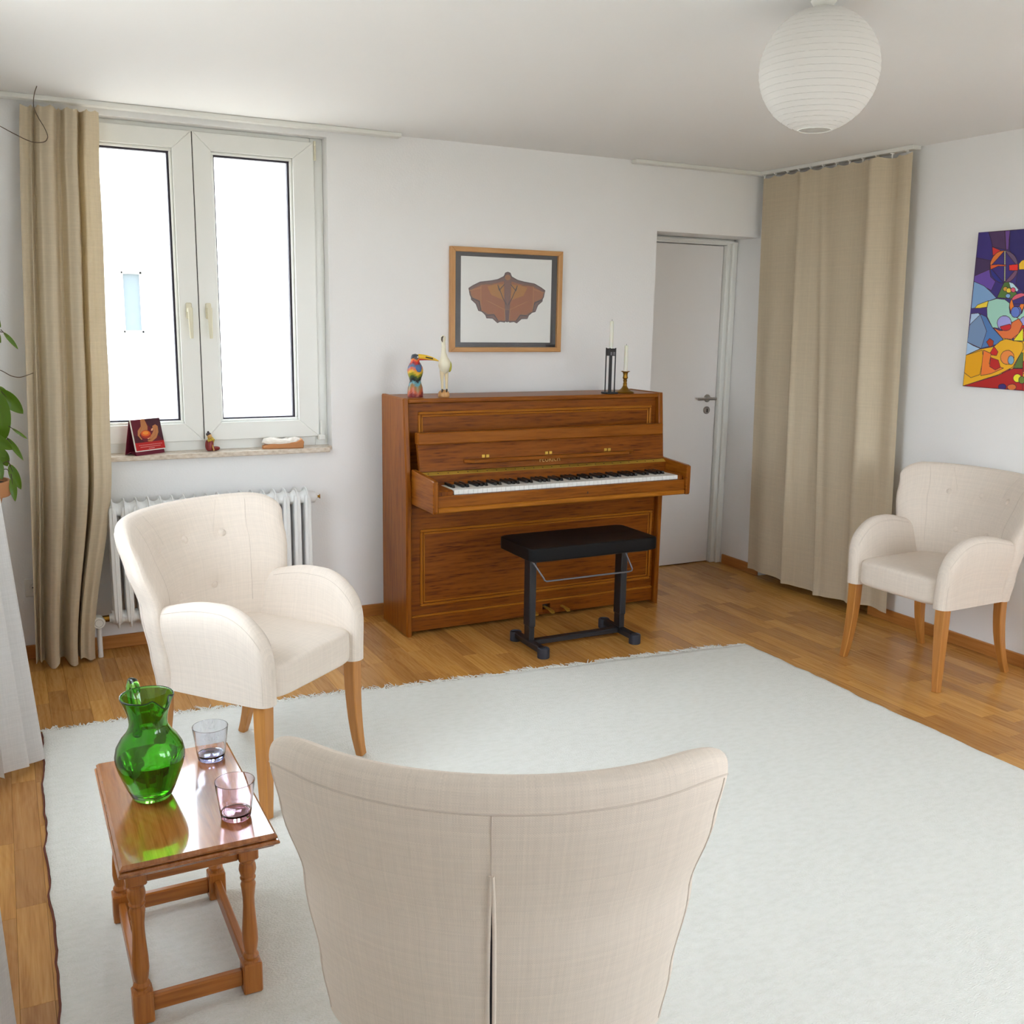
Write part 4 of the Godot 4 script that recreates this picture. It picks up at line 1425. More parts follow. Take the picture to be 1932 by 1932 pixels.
func build_bench() -> void:
	var t := thing("piano_bench", "black padded piano bench on a black steel frame before the piano", "bench", Vector3(0.565, 0, 0.79))
	var mb := MB.new()
	var f := func(i: int, j: int) -> Vector3: return Vector3.ZERO
	mb.ellipsoid(Vector3(0.575, 0.479, 0.778), Vector3(0.34, 0.0315, 0.162), 0.13, 64, 21)
	part(mb, "padded_seat", M.black_leather, t)
	mb = MB.new()
	mb.bb(Vector3(0.27, 0.438, 0.65), Vector3(0.88, 0.45, 0.905), 0.002)
	part(mb, "seat_board", M.black_steel, t)
	for x in [0.315, 0.808]:
		mb = MB.new()
		mb.bb(Vector3(x - 0.017, 0.11, 0.76), Vector3(x + 0.017, 0.44, 0.82), 0.004)
		part(mb, "post", M.black_steel, t)
		mb = MB.new()
		mb.bb(Vector3(x - 0.014, 0.045, 0.764), Vector3(x + 0.014, 0.12, 0.816), 0.003)
		part(mb, "inner_post", M.black_steel, t)
		mb = MB.new()
		mb.bb(Vector3(x - 0.017, 0.016, 0.66), Vector3(x + 0.017, 0.046, 0.925), 0.004)
		part(mb, "foot_bar", M.black_steel, t)
		for z in [0.657, 0.928]:
			mb = MB.new()
			mb.lathe([Vector2(0, 0), Vector2(0.027, 0), Vector2(0.028, 0.004), Vector2(0.028, 0.042), Vector2(0.025, 0.046), Vector2(0.021, 0.046), Vector2(0.019, 0.042), Vector2(0, 0.042)], 24, Vector3(x, 0, z))
			part(mb, "rubber_foot", M.foot_rubber, t)
	mb = MB.new()
	mb.bb(Vector3(0.33, 0.018, 0.772), Vector3(0.793, 0.042, 0.808), 0.003)
	part(mb, "cross_bar", M.black_steel, t)
	mb = MB.new()
	mb.tube([Vector3(0.285, 0.445, 0.84), Vector3(0.335, 0.355, 0.88), Vector3(0.338, 0.346, 0.882), Vector3(0.348, 0.341, 0.884), Vector3(0.79, 0.341, 0.884), Vector3(0.805, 0.344, 0.884), Vector3(0.81, 0.352, 0.882), Vector3(0.785, 0.445, 0.84)], 0.0042, 8)
	part(mb, "lever", M.grey_rod, t)

func build_radiator() -> void:
	var t := thing("radiator", "white ribbed column radiator under the window", "radiator", Vector3(-0.95, 0.1, 0.11))
	var n := 18
	var p := 0.0502
	var mb := MB.new()
	# one section: column, thin crest, hubs at top and bottom
	for z in [-0.036, 0.0, 0.036]:
		mb.ellipsoid(Vector3(0, 0.415, z), Vector3(0.0175, 0.262, 0.017), 0.35, 16, 9)
	var crest := PackedVector2Array()
	for i in 13:
		var a := PI * i / 12.0
		crest.append(Vector2(0.056 * cos(a), 0.662 + 0.044 * pow(sin(a), 0.7)))
	for i in 13:
		var a := PI + PI * i / 12.0
		crest.append(Vector2(0.056 * cos(a), 0.168 + 0.044 * signf(sin(a)) * pow(absf(sin(a)), 0.7)))
	mb.prism(crest, -0.0028, 0.0028, func(q: Vector2, d: float) -> Vector3: return Vector3(d, q.y, q.x), 0.0015)
	for y in [0.655, 0.175]:
		var f := func(i: int, j: int) -> Vector3:
			var x := -p * 0.5 + p * j / 8.0
			var e := absf(x) / (p * 0.5)
			var r := 0.042 - 0.014 * (1.0 - pow(1.0 - e, 2.0))
			var a := TAU * i / 20.0
			return Vector3(x, y + r * cos(a), 1.25 * r * sin(a))
		mb.grid(21, 9, f, func(i: int, j: int) -> Vector2: return Vector2(i, j), true, true)
	var sec := mb.mesh()
	for i in n:
		var o := part(sec, "section", M.radiator_enamel, t)
		o.position = Vector3(-1.388 + i * p, 0, 0.11) - t.position
	# plugs, vent key, thermostat head and pipe
	mb = MB.new()
	mb.tube([Vector3(-0.512, 0.655, 0.11), Vector3(-0.49, 0.655, 0.11), Vector3(-0.489, 0.655, 0.11), Vector3(-0.478, 0.655, 0.11)], [0.028, 0.026, 0.014, 0.013], 14)
	var pl := part(mb, "end_plug", M.radiator_enamel, t)
	mb = MB.new()
	mb.tube([Vector3(-0.478, 0.655, 0.11), Vector3(-0.463, 0.655, 0.11)], 0.006, 8)
	mb.bb(Vector3(-0.466, 0.645, 0.108), Vector3(-0.462, 0.666, 0.112), 0)
	part(mb, "vent_key", M.old_brass, pl)
	mb = MB.new()
	mb.tube([Vector3(-1.414, 0.655, 0.11), Vector3(-1.428, 0.655, 0.11)], [0.026, 0.022], 14)
	part(mb, "end_plug", M.radiator_enamel, t)
	mb = MB.new()
	mb.tube([Vector3(-1.408, 0.172, 0.11), Vector3(-1.424, 0.172, 0.11)], 0.022, 12)
	part(mb, "end_plug", M.radiator_enamel, t)
	mb = MB.new()
	mb.tube([Vector3(-1.424, 0.172, 0.11), Vector3(-1.452, 0.172, 0.11)], [0.016, 0.015], 6)
	part(mb, "brass_nut", M.old_brass, t)
	mb = MB.new()
	mb.xf = Transform3D(Basis(Vector3.RIGHT, PI / 2), Vector3(-1.468, 0.163, 0.085))
	mb.lathe([Vector2(0, 0), Vector2(0.024, 0), Vector2(0.026, 0.006), Vector2(0.0265, 0.05), Vector2(0.024, 0.056), Vector2(0.0225, 0.0565), Vector2(0.0215, 0.0555), Vector2(0.0, 0.0555)], 28)
	var th := part(mb, "thermostat_head", M.white_plastic, t)
	mb = MB.new()
	mb.xf = Transform3D(Basis(Vector3.RIGHT, PI / 2), Vector3(-1.468, 0.163, 0.1408))
	mb.lathe([Vector2(0.017, 0.0), Vector2(0.0172, 0.0004), Vector2(0.0165, 0.0004), Vector2(0.0163, 0.0)], 28)
	part(mb, "dial_ring", M.dark_gap, th)
	mb = MB.new()
	mb.tube([Vector3(-1.468, 0.14, 0.11), Vector3(-1.468, 0.0, 0.11)], 0.011, 12)
	part(mb, "pipe", M.radiator_enamel, t)

func cloth(nu: int, nv: int, f: Callable, uvf: Callable) -> MB:
	var mb := MB.new()
	mb.grid(nu, nv, f, uvf)
	return mb

func build_curtains() -> void:
	# gathered beige curtain beside the window
	var t := thing("curtain", "beige linen curtain gathered in folds at the left of the window", "curtain", Vector3(-1.55, 0.015, 0.12))
	var prof := [[0.0, -0.01], [0.07, -0.02], [0.13, 0.0], [0.19, -0.040], [0.27, 0.030], [0.39, 0.038], [0.46, -0.024], [0.52, -0.030], [0.59, 0.030], [0.69, 0.036], [0.735, -0.048], [0.79, 0.018], [0.90, 0.024], [1.0, -0.006]]
	var fold := func(s: float, h: float) -> Vector2:
		# h = 0 at the top, 1 at the hem
		var z := lerp_tab(prof, fposmod(s, 1.0001)) + 0.006 * sin(s * 40.0 + h * 2.0)
		return Vector2(0.006 * sin(s * 19.0 + h * 1.5), z * lerpf(0.85, 1.35, h))
	var nu := 181
	var nv := 46
	var f := func(i: int, j: int) -> Vector3:
		var s := float(i) / (nu - 1)
		var h := 1.0 - float(j) / (nv - 1)
		var x0 := lerpf(-1.628, -1.733, pow(h, 0.8))
		var x1 := lerp_tab([[0.0, -1.340], [0.12, -1.352], [0.45, -1.372], [0.62, -1.384], [1.0, -1.498]], h)
		var o: Vector2 = fold.call(s, h)
		var y := 2.302 - 2.287 * h
		if h < 0.02:
			y -= 0.008 * absf(sin(s * 26.0))
		return Vector3(lerpf(x0, x1, s) + o.x, y + (0.012 * sin(s * 17.0) if h > 0.98 else 0.0), lerp_tab([[0.0, 0.062], [0.5, 0.152], [1.0, 0.150]], h) + o.y)
	part(cloth(nu, nv, f, func(i: int, j: int) -> Vector2: return Vector2(i / 180.0 * 0.9, j / 45.0 * 2.29)), "cloth", M.linen, t)
	# wide beige curtain across the opening in the right wall
	t = thing("curtain", "long beige linen curtain covering the opening in the right-hand wall", "curtain", Vector3(2.13, 0.03, 0.62))
	var g := func(i: int, j: int) -> Vector3:
		var s := float(i) / 200.0
		var h := 1.0 - float(j) / 45.0
		var z0 := lerpf(0.062, 0.135, h)
		var z1 := lerpf(1.118, 1.215, h)
		var z := lerpf(z0, z1, s)
		var amp := lerpf(0.010, 0.030, h)
		var x := 2.150 - 0.018 * h
		# broad soft folds, and sharper ones towards the right end
		x += amp * (0.5 * sin(s * TAU * 2.1 + 0.8 + h * 0.6) + 0.45 * sin(s * TAU * 4.3 + 1.9 - 0.9 * h))
		x -= lerpf(0.006, 0.030, h) * exp(-pow((s - lerpf(0.30, 0.34, h)) / 0.02, 2.0))
		x -= lerpf(0.004, 0.034, h) * exp(-pow((s - lerpf(0.44, 0.56, h)) / 0.022, 2.0))
		x -= lerpf(0.030, 0.024, h) * exp(-pow((s - lerpf(0.79, 0.80, h)) / 0.035, 2.0))
		x += lerpf(0.026, 0.02, h) * exp(-pow((s - 0.88) / 0.03, 2.0))
		x -= lerpf(0.012, 0.020, h) * exp(-pow((s - 0.965) / 0.035, 2.0))
		var y := 2.306 - 2.262 * h
		if h < 0.03:
			y -= 0.011 * absf(sin(s * PI * 11.0)) * (1.0 - h / 0.03)
		if h > 0.9:
			y += (h - 0.9) * 10.0 * (0.012 * sin(s * 9.0) + 0.012 * s)
		return Vector3(minf(x, 2.2), y, z)
	part(cloth(201, 46, g, func(i: int, j: int) -> Vector2: return Vector2(i / 200.0 * 1.2, j / 45.0 * 2.26)), "cloth", M.linen, t)
	for i in 12:
		var s := (i + 0.15) / 11.6
		var q: Vector3 = g.call(int(s * 200.0), 45)
		var mb := MB.new()
		mb.bb(Vector3(2.152, q.y - 0.004, q.z - 0.003), Vector3(2.158, H - 0.019, q.z + 0.003), 0.001)
		mb.bb(Vector3(2.146, H - 0.026, q.z - 0.005), Vector3(2.164, H - 0.0195, q.z + 0.005), 0.001)
		part(mb, "glider", M.white_plastic, t)
	# white curtains of the left-hand window
	var ends := [[[[-1.955, 1.02], [-1.915, 1.06], [-1.945, 1.09], [-1.91, 1.12], [-1.95, 1.15], [-1.915, 1.18], [-1.95, 1.21]],
		[[-1.97, 1.02], [-1.84, 1.07], [-1.735, 1.165], [-1.80, 1.215], [-1.785, 1.245], [-1.868, 1.30], [-1.855, 1.335]], "white cotton curtain hanging left of the rug's far corner"],
		[[[-1.955, 2.55], [-1.915, 2.59], [-1.945, 2.62], [-1.91, 2.66], [-1.95, 2.69], [-1.915, 2.73], [-1.95, 2.77]],
		[[-1.97, 2.47], [-1.89, 2.53], [-1.842, 2.60], [-1.89, 2.66], [-1.86, 2.71], [-1.92, 2.76], [-1.90, 2.82]], "white cotton curtain at the lower left edge nearest the camera"]]
	for e in ends:
		var cv := []
		for row in 2:
			var c := Curve3D.new()
			var pts: Array = e[row]
			for i in pts.size():
				var pr: Array = pts[maxi(i - 1, 0)]
				var nx: Array = pts[mini(i + 1, pts.size() - 1)]
				var tn := Vector3(nx[0] - pr[0], 0, nx[1] - pr[1]) * 0.14
				c.add_point(Vector3(pts[i][0], 0, pts[i][1]), -tn, tn)
			cv.append(c)
		t = thing("white_curtain", e[2], "curtain", Vector3(-1.9, 0.03, e[1][3][1]), 0.0, "white curtains of the left window")
		var wf := func(i: int, j: int) -> Vector3:
			var s := i / 120.0
			var h := 1.0 - j / 30.0
			var a: Vector3 = cv[0].sample_baked(s * cv[0].get_baked_length(), true)
			var b: Vector3 = cv[1].sample_baked(s * cv[1].get_baked_length(), true)
			var q := a.lerp(b, h)
			q.y = 2.31 - 2.277 * h + 0.012 * h * sin(s * 7.0 + 1.0)
			return q
		part(cloth(121, 31, wf, func(i: int, j: int) -> Vector2: return Vector2(i / 120.0 * 0.8, j / 30.0 * 2.3)), "cloth", M.white_cotton, t)
	var mb := MB.new()
	mb.bb(Vector3(-1.965, H - 0.02, 0.95), Vector3(-1.9, H, 3.0), 0.003)
	struct("trim_3", mb, M.white_plastic, "white ceiling curtain rail above the white curtains")

func rect_uv(x: float, y: float) -> Vector2:
	var top := 255.0 + 0.0465 * (x - 242.0)
	var bot := 1585.0 + 0.002 * (x - 242.0)
	return Vector2((x - 242.0) / 1398.0, (y - top) / (bot - top))

func half(pts: Array, both := true) -> PackedVector2Array:
	var out := PackedVector2Array()
	for i in range(0, pts.size(), 2):
		out.append(rect_uv(pts[i], pts[i + 1]))
	if both:
		for i in range(out.size() - 1, -1, -1):
			out.append(Vector2(2 * 0.5065 - out[i].x, out[i].y))
	return out

func scaled(p: PackedVector2Array, w: float, h: float, mirror := false) -> PackedVector2Array:
	var out := PackedVector2Array()
	for q in p:
		out.append(Vector2((2 * 0.5065 - q.x if mirror else q.x) * w, q.y * h))
	return out

func moth_image() -> Image:
	var w := 640
	var h := 520
	var im := Image.create(w, h, false, Image.FORMAT_RGB8)
	im.fill(c8(238, 238, 234))
	var edge := c8(112, 80, 74)
	var dark := c8(62, 46, 48)
	var tan_ := c8(190, 138, 76)
	var ol := scaled(half([950, 505, 915, 515, 890, 570, 800, 615, 700, 635, 530, 655, 420, 710, 362, 750, 372, 800, 380, 850, 400, 890, 400, 920, 470, 985, 510, 1090, 560, 1105, 615, 1155, 635, 1205, 725, 1210, 800, 1278, 845, 1258, 910, 1270, 920, 1255, 950, 1265]), w, h)
	fill_poly(im, ol, edge)
	stroke(im, ol, 5.0, dark)
	for mir in [false, true]:
		var S := func(p: Array) -> PackedVector2Array: return scaled(half(p, false), w, h, mir)
		fill_poly(im, S.call([890, 640, 800, 665, 700, 680, 545, 700, 440, 750, 385, 790, 395, 850, 420, 890, 520, 940, 540, 1090, 600, 1110, 660, 1150, 745, 1145, 810, 1240, 912, 1250, 912, 1080, 905, 880, 900, 700]), c8(158, 92, 48))
		fill_poly(im, S.call([890, 690, 760, 690, 640, 720, 700, 850, 820, 900, 895, 930]), c8(178, 120, 44))
		fill_poly(im, S.call([545, 720, 390, 790, 395, 850, 420, 890, 530, 930]), c8(164, 100, 56))
		stroke(im, S.call([545, 690, 545, 1060]), 3.0, tan_, false)
		stroke(im, S.call([370, 785, 540, 740]), 3.0, tan_, false)
		stroke(im, S.call([640, 940, 760, 1000, 905, 1075]), 2.4, tan_, false)
		stroke(im, S.call([750, 1120, 880, 960]), 2.4, c8(176, 116, 64), false)
		stroke(im, S.call([905, 1080, 920, 1250]), 3.0, tan_, false)
		stroke(im, S.call([400, 900, 520, 950, 545, 1085]), 7.0, dark, false)
		stroke(im, S.call([640, 1165, 745, 1155, 805, 1245]), 7.0, dark, false)
		stroke(im, S.call([900, 690, 820, 780, 800, 700, 880, 900, 935, 1000]), 5.0, dark, false)
		stroke(im, S.call([730, 690, 600, 680, 540, 690]), 4.5, c8(110, 74, 40), false)
	fill_poly(im, scaled(half([950, 600, 905, 660, 905, 760, 942, 985]), w, h), c8(124, 84, 72))
	fill_poly(im, scaled(half([950, 1078, 925, 1082, 922, 1255, 950, 1262]), w, h), c8(96, 70, 72))
	stroke(im, scaled(half([905, 1075]), w, h), 1.6, tan_)
	var hc := rect_uv(950, 585)
	var ring := PackedVector2Array()
	for i in 20:
		ring.append(Vector2(hc.x * w + 18 * cos(TAU * i / 20.0), hc.y * h + 15 * sin(TAU * i / 20.0)))
	fill_poly(im, ring, c8(158, 104, 62))
	stroke(im, ring, 1.6, tan_)
	return im

func art_image() -> Image:
	var w := 620
	var h := 690
	var im := Image.create(w, h, false, Image.FORMAT_RGB8)
	im.fill(c8(70, 50, 130))
	for rep in [2, 1, 0]:
		for e in ART:
			var c := Color.html(e[0])
			c = Color(minf(1, c.r * 1.17), minf(1, c.g * 1.17), minf(1, c.b * 1.17))
			var pts := PackedVector2Array()
			for i in range(1, e.size(), 2):
				var a: float = e[i]
				if rep == 1: a = 0.752 - a
				if rep == 2: a = 0.752 + a
				pts.append(Vector2(a * w, e[i + 1] * h))
			fill_poly(im, pts, c)
			stroke(im, pts, 2.2, c8(58, 30, 48))
	return im

func build_pictures() -> void:
	var x0 := 0.247
	var x1 := 0.882
	var y0 := 1.329
	var y1 := 1.845
	var t := thing("framed_picture", "framed brown moth print with black mat above the piano", "picture", Vector3(0.565, y0, 0.0))
	var b := 0.024
	for q in [[Vector2(x0, y0), Vector2(x1, y0), Vector2(x1 - b, y0 + b), Vector2(x0 + b, y0 + b)], [Vector2(x1, y0), Vector2(x1, y1), Vector2(x1 - b, y1 - b), Vector2(x1 - b, y0 + b)], [Vector2(x1, y1), Vector2(x0, y1), Vector2(x0 + b, y1 - b), Vector2(x1 - b, y1 - b)], [Vector2(x0, y1), Vector2(x0, y0), Vector2(x0 + b, y0 + b), Vector2(x0 + b, y1 - b)]]:
		var fm := MB.new()
		fm.grain = Vector3.RIGHT if absf(q[0].y - q[1].y) < 0.01 else Vector3.UP
		fm.prism(PackedVector2Array(q), 0.001, 0.030, func(p: Vector2, d: float) -> Vector3: return Vector3(p.x, p.y, d), 0.002)
		part(fm, "frame_side", M.frame_wood, t)
	var mb := MB.new()
	mb.bb(Vector3(x0 + 0.01, y0 + 0.01, 0.004), Vector3(x1 - 0.01, y1 - 0.01, 0.010), 0)
	part(mb, "mat_board", M.print_black, t)
	mb = MB.new()
	sheet(mb, Vector3(x0 + 0.060, y0 + 0.048, 0.0112), Vector3(0.518, 0, 0), Vector3(0, 0.424, 0))
	part(mb, "print", pic(moth_image(), "moth_print", 0.7), t)
	mb = MB.new()
	mb.bb(Vector3(x0 + 0.015, y0 + 0.015, 0.018), Vector3(x1 - 0.015, y1 - 0.015, 0.020), 0)
	part(mb, "glass", M.picture_glass, t)
	# painting on the right wall
	t = thing("painting", "bright abstract painting of curved colour fields on the right-hand wall", "painting", Vector3(XR, 1.226, 1.79))
	mb = MB.new()
	mb.bb(Vector3(2.2005, 1.226, 1.483), Vector3(2.2165, 1.915, 2.103), 0.001)
	part(mb, "canvas", M.white_cotton, t)
	mb = MB.new()
	sheet(mb, Vector3(2.200, 1.226, 1.483), Vector3(0, 0, 0.62), Vector3(0, 0.689, 0))
	part(mb, "paint_layer", pic(art_image(), "painting_surface", 0.5), t)

func lin(r: int, g: int, b: int) -> Color:
	return c8(r, g, b).srgb_to_linear()

func build_piano_top() -> void:
	var ly := 1.1292
	# toucan
	var t := thing("toucan_figurine", "painted wooden toucan figurine with long yellow beak on the piano", "figurine", Vector3(-0.037, ly, 0.262))
	var mb := MB.new()
	var bands := [[0.0365, 0.0, 130, 46, 46], [0.037, 0.02, 190, 92, 56], [0.0345, 0.045, 150, 120, 70], [0.029, 0.062, 96, 150, 160], [0.0255, 0.074, 30, 32, 34], [0.0285, 0.088, 60, 80, 50], [0.033, 0.100, 150, 150, 40], [0.0365, 0.114, 226, 178, 50], [0.037, 0.127, 220, 110, 70], [0.034, 0.140, 80, 116, 150], [0.027, 0.153, 150, 60, 70], [0.0205, 0.163, 220, 60, 36], [0.0195, 0.172, 234, 130, 36], [0.0205, 0.179, 60, 66, 76], [0.0195, 0.188, 60, 66, 76], [0.014, 0.197, 56, 62, 70], [0.0, 0.201, 56, 62, 70]]
	mb.tint = lin(130, 46, 46)
	mb.lathe([Vector2(0, 0), Vector2(0.0365, 0)], 24)
	var at := func(j: int) -> Array:
		var f := j / 64.0 * (bands.size() - 1)
		var i := mini(int(f), bands.size() - 2)
		return [bands[i], bands[i + 1], f - i]
	var fnb := FastNoiseLite.new()
	fnb.frequency = 0.35
	mb.grid(33, 65, func(i: int, j: int) -> Vector3:
		var e: Array = at.call(j)
		var a := -TAU * i / 32.0
		var r := lerpf(e[0][0], e[1][0], e[2])
		return Vector3(r * cos(a), lerpf(e[0][1], e[1][1], e[2]), r * sin(a)), func(i: int, j: int) -> Vector2:
			# feather bands dip towards the breast and are ragged
			var jj := clampi(j + int(5.0 * absf(fmod(i / 32.0 * 8.0, 2.0) - 1.0) + 3.0 * fnb.get_noise_2d((i % 32) * 3.0, j)) - 3, 0, 64)
			var e: Array = at.call(jj)
			mb.tint = lin(e[0][2], e[0][3], e[0][4]).lerp(lin(e[1][2], e[1][3], e[1][4]), smoothstep(0.35, 0.65, e[2]))
			return Vector2(i, j), true)
	part(mb, "body", M.figure_paint, t, true)
	mb = MB.new()
	mb.tint = lin(70, 106, 150)
	mb.ellipsoid(Vector3(0.004, 0.132, 0.029), Vector3(0.017, 0.020, 0.012), 1.0, 14, 8)
	part(mb, "breast", M.figure_paint, t, true)
	var bd := Vector3(0.94, 0, 0.34)
	for e in [[0.1875, 0.0125, 232, 186, 50, 0.0], [0.1785, 0.0085, 206, 52, 40, 0.0]]:
		mb = MB.new()
		mb.tint = lin(e[2], e[3], e[4])
		var path := []
		var rad := []
		for i in 9:
			var f := i / 8.0
			path.append(bd * (0.014 + 0.096 * f) + Vector3(0, e[0] - (0.019 if e[1] > 0.01 else 0.010) * f * f + e[5], 0))
			rad.append(e[1] * (1.0 - 0.82 * f * f) * (1.0 if e[1] > 0.01 else 1.0 - 0.55 * f))
		mb.tube(path, rad, 12)
		part(mb, "beak", M.figure_paint, t, true)
	mb = MB.new()
	mb.tint = lin(36, 32, 30)
	mb.tube([bd * 0.045 + Vector3(0.0, 0.186, 0.0105), bd * 0.08 + Vector3(0, 0.1795, 0.0085)], 0.0030, 6)
	part(mb, "beak_marking", M.figure_paint, t, true)
	mb = MB.new()
	mb.tint = lin(236, 232, 220)
	mb.ellipsoid(Vector3(0.006, 0.186, 0.0185), Vector3(0.0045, 0.0045, 0.003), 1.0, 10, 7)
	part(mb, "eye", M.figure_paint, t, true)
	# crane
	t = thing("crane_figurine", "pale carved wading bird figurine on a wooden dome on the piano", "figurine", Vector3(0.095, ly, 0.295))
	mb = MB.new()
	mb.lathe([Vector2(0, 0), Vector2(0.027, 0), Vector2(0.028, 0.008), Vector2(0.026, 0.02), Vector2(0.018, 0.029), Vector2(0.008, 0.033), Vector2(0, 0.034)], 24)
	part(mb, "wooden_base", M.frame_wood, t, true)
	for x in [-0.010, 0.013]:
		mb = MB.new()
		mb.tint = lin(226, 208, 168)
		mb.tube([Vector3(x, 0.03, 0.005), Vector3(x * 1.02, 0.07, 0.003), Vector3(x * 1.0, 0.105, 0.0), Vector3(x * 0.8, 0.125, 0)], [0.0055, 0.0062, 0.0095, 0.013], 10)
		part(mb, "leg", M.figure_paint, t, true)
		mb = MB.new()
		mb.tint = lin(70, 54, 46)
		mb.tube([Vector3(x, 0.034, 0.004), Vector3(x - 0.004, 0.032, 0.014), Vector3(x - 0.010, 0.024, 0.024)], [0.005, 0.0045, 0.003], 8)
		part(mb, "foot", M.figure_paint, t, true)
	mb = MB.new()
	mb.tint = lin(234, 226, 200)
	var cp := [Vector3(0.004, 0.108, -0.004), Vector3(0.003, 0.122, 0), Vector3(0.003, 0.145, 0.001), Vector3(0.002, 0.165, 0.002), Vector3(-0.001, 0.185, 0.004), Vector3(-0.003, 0.21, 0.004), Vector3(-0.003, 0.24, 0.003), Vector3(-0.004, 0.258, 0.003), Vector3(-0.006, 0.27, 0.005), Vector3(-0.008, 0.281, 0.007), Vector3(-0.009, 0.287, 0.008)]
	mb.tube(cp, [0.008, 0.022, 0.030, 0.0285, 0.018, 0.0110, 0.0090, 0.0092, 0.0125, 0.0112, 0.004], 18)
	part(mb, "body", M.figure_paint, t, true)
	mb = MB.new()
	mb.tint = lin(178, 172, 60)
	mb.ellipsoid(Vector3(0.026, 0.143, 0.007), Vector3(0.009, 0.027, 0.018), 1.0, 14, 9)
	part(mb, "wing", M.figure_paint, t, true)
	mb = MB.new()
	mb.tint = lin(64, 54, 52)
	mb.tube([Vector3(-0.010, 0.281, 0.012), Vector3(-0.017, 0.277, 0.016), Vector3(-0.018, 0.266, 0.017), Vector3(-0.015, 0.256, 0.016)], [0.004, 0.0042, 0.0036, 0.0012], 8)
	part(mb, "beak", M.figure_paint, t, true)
	# black metal candle holder and candle
	t = thing("candle_holder", "tall black metal candle holder of upright rods on the piano", "candle holder", Vector3(1.0, ly, 0.335))
	mb = MB.new()
	mb.bb(Vector3(-0.032, 0, -0.032), Vector3(0.032, 0.009, 0.032), 0.002)
	part(mb, "base_plate", M.black_steel, t, true)
	for e in [[-0.017, -0.017], [0.017, -0.017], [-0.017, 0.017], [0.017, 0.017], [0.0, 0.0]]:
		mb = MB.new()
		mb.bb(Vector3(e[0] - 0.0025, 0.008, e[1] - 0.0025), Vector3(e[0] + 0.0025, 0.232, e[1] + 0.0025), 0.0005)
		part(mb, "rod", M.black_steel, t, true)
	mb = MB.new()
	mb.bb(Vector3(-0.0175, 0.192, -0.0175), Vector3(0.0175, 0.229, 0.0175), 0.001)
	part(mb, "cup_block", M.black_steel, t, true)
	for x in [-0.0085, 0.0085]:
		mb = MB.new()
		mb.bb(Vector3(x - 0.0055, 0.196, 0.0172), Vector3(x + 0.0055, 0.212, 0.0182), 0.0003)
		part(mb, "ornament", M.grey_rod, t, true)
	t = thing("candle", "white taper candle in the tall black holder", "candle", Vector3(1.0, ly + 0.229, 0.335), 0.0, "white candles on the piano")
	candle(t, 0.137)
	# brass candlestick and candle
	t = thing("candlestick", "small turned brass candlestick at the right end of the piano", "candlestick", Vector3(1.108, ly, 0.312))
	mb = MB.new()
	mb.lathe([Vector2(0, 0), Vector2(0.048, 0), Vector2(0.049, 0.004), Vector2(0.046, 0.008), Vector2(0.034, 0.013), Vector2(0.020, 0.022), Vector2(0.012, 0.034), Vector2(0.0095, 0.042), Vector2(0.011, 0.047), Vector2(0.0085, 0.052), Vector2(0.0085, 0.058), Vector2(0.011, 0.064), Vector2(0.0085, 0.069), Vector2(0.013, 0.076), Vector2(0.0135, 0.081), Vector2(0.0115, 0.086), Vector2(0.0115, 0.098), Vector2(0.014, 0.106), Vector2(0.0235, 0.111), Vector2(0.0235, 0.1125), Vector2(0.014, 0.109), Vector2(0.0115, 0.1), Vector2(0.0, 0.1)], 28)
	part(mb, "stick", M.old_brass, t, true)
	t = thing("candle", "white taper candle in the brass candlestick", "candle", Vector3(1.108, ly + 0.1, 0.312), 0.0, "white candles on the piano")
	candle(t, 0.143)

func candle(t: Node3D, h: float) -> void:
	var mb := MB.new()
	mb.lathe([Vector2(0, 0), Vector2(0.0105, 0), Vector2(0.0096, h * 0.97), Vector2(0.0075, h), Vector2(0, h - 0.001)], 16)
	part(mb, "wax", M.wax, t, true)
	mb = MB.new()
	mb.tube([Vector3(0, h - 0.002, 0), Vector3(0.001, h + 0.008, 0)], 0.001, 6)
	part(mb, "wick", M.wick, t, true)

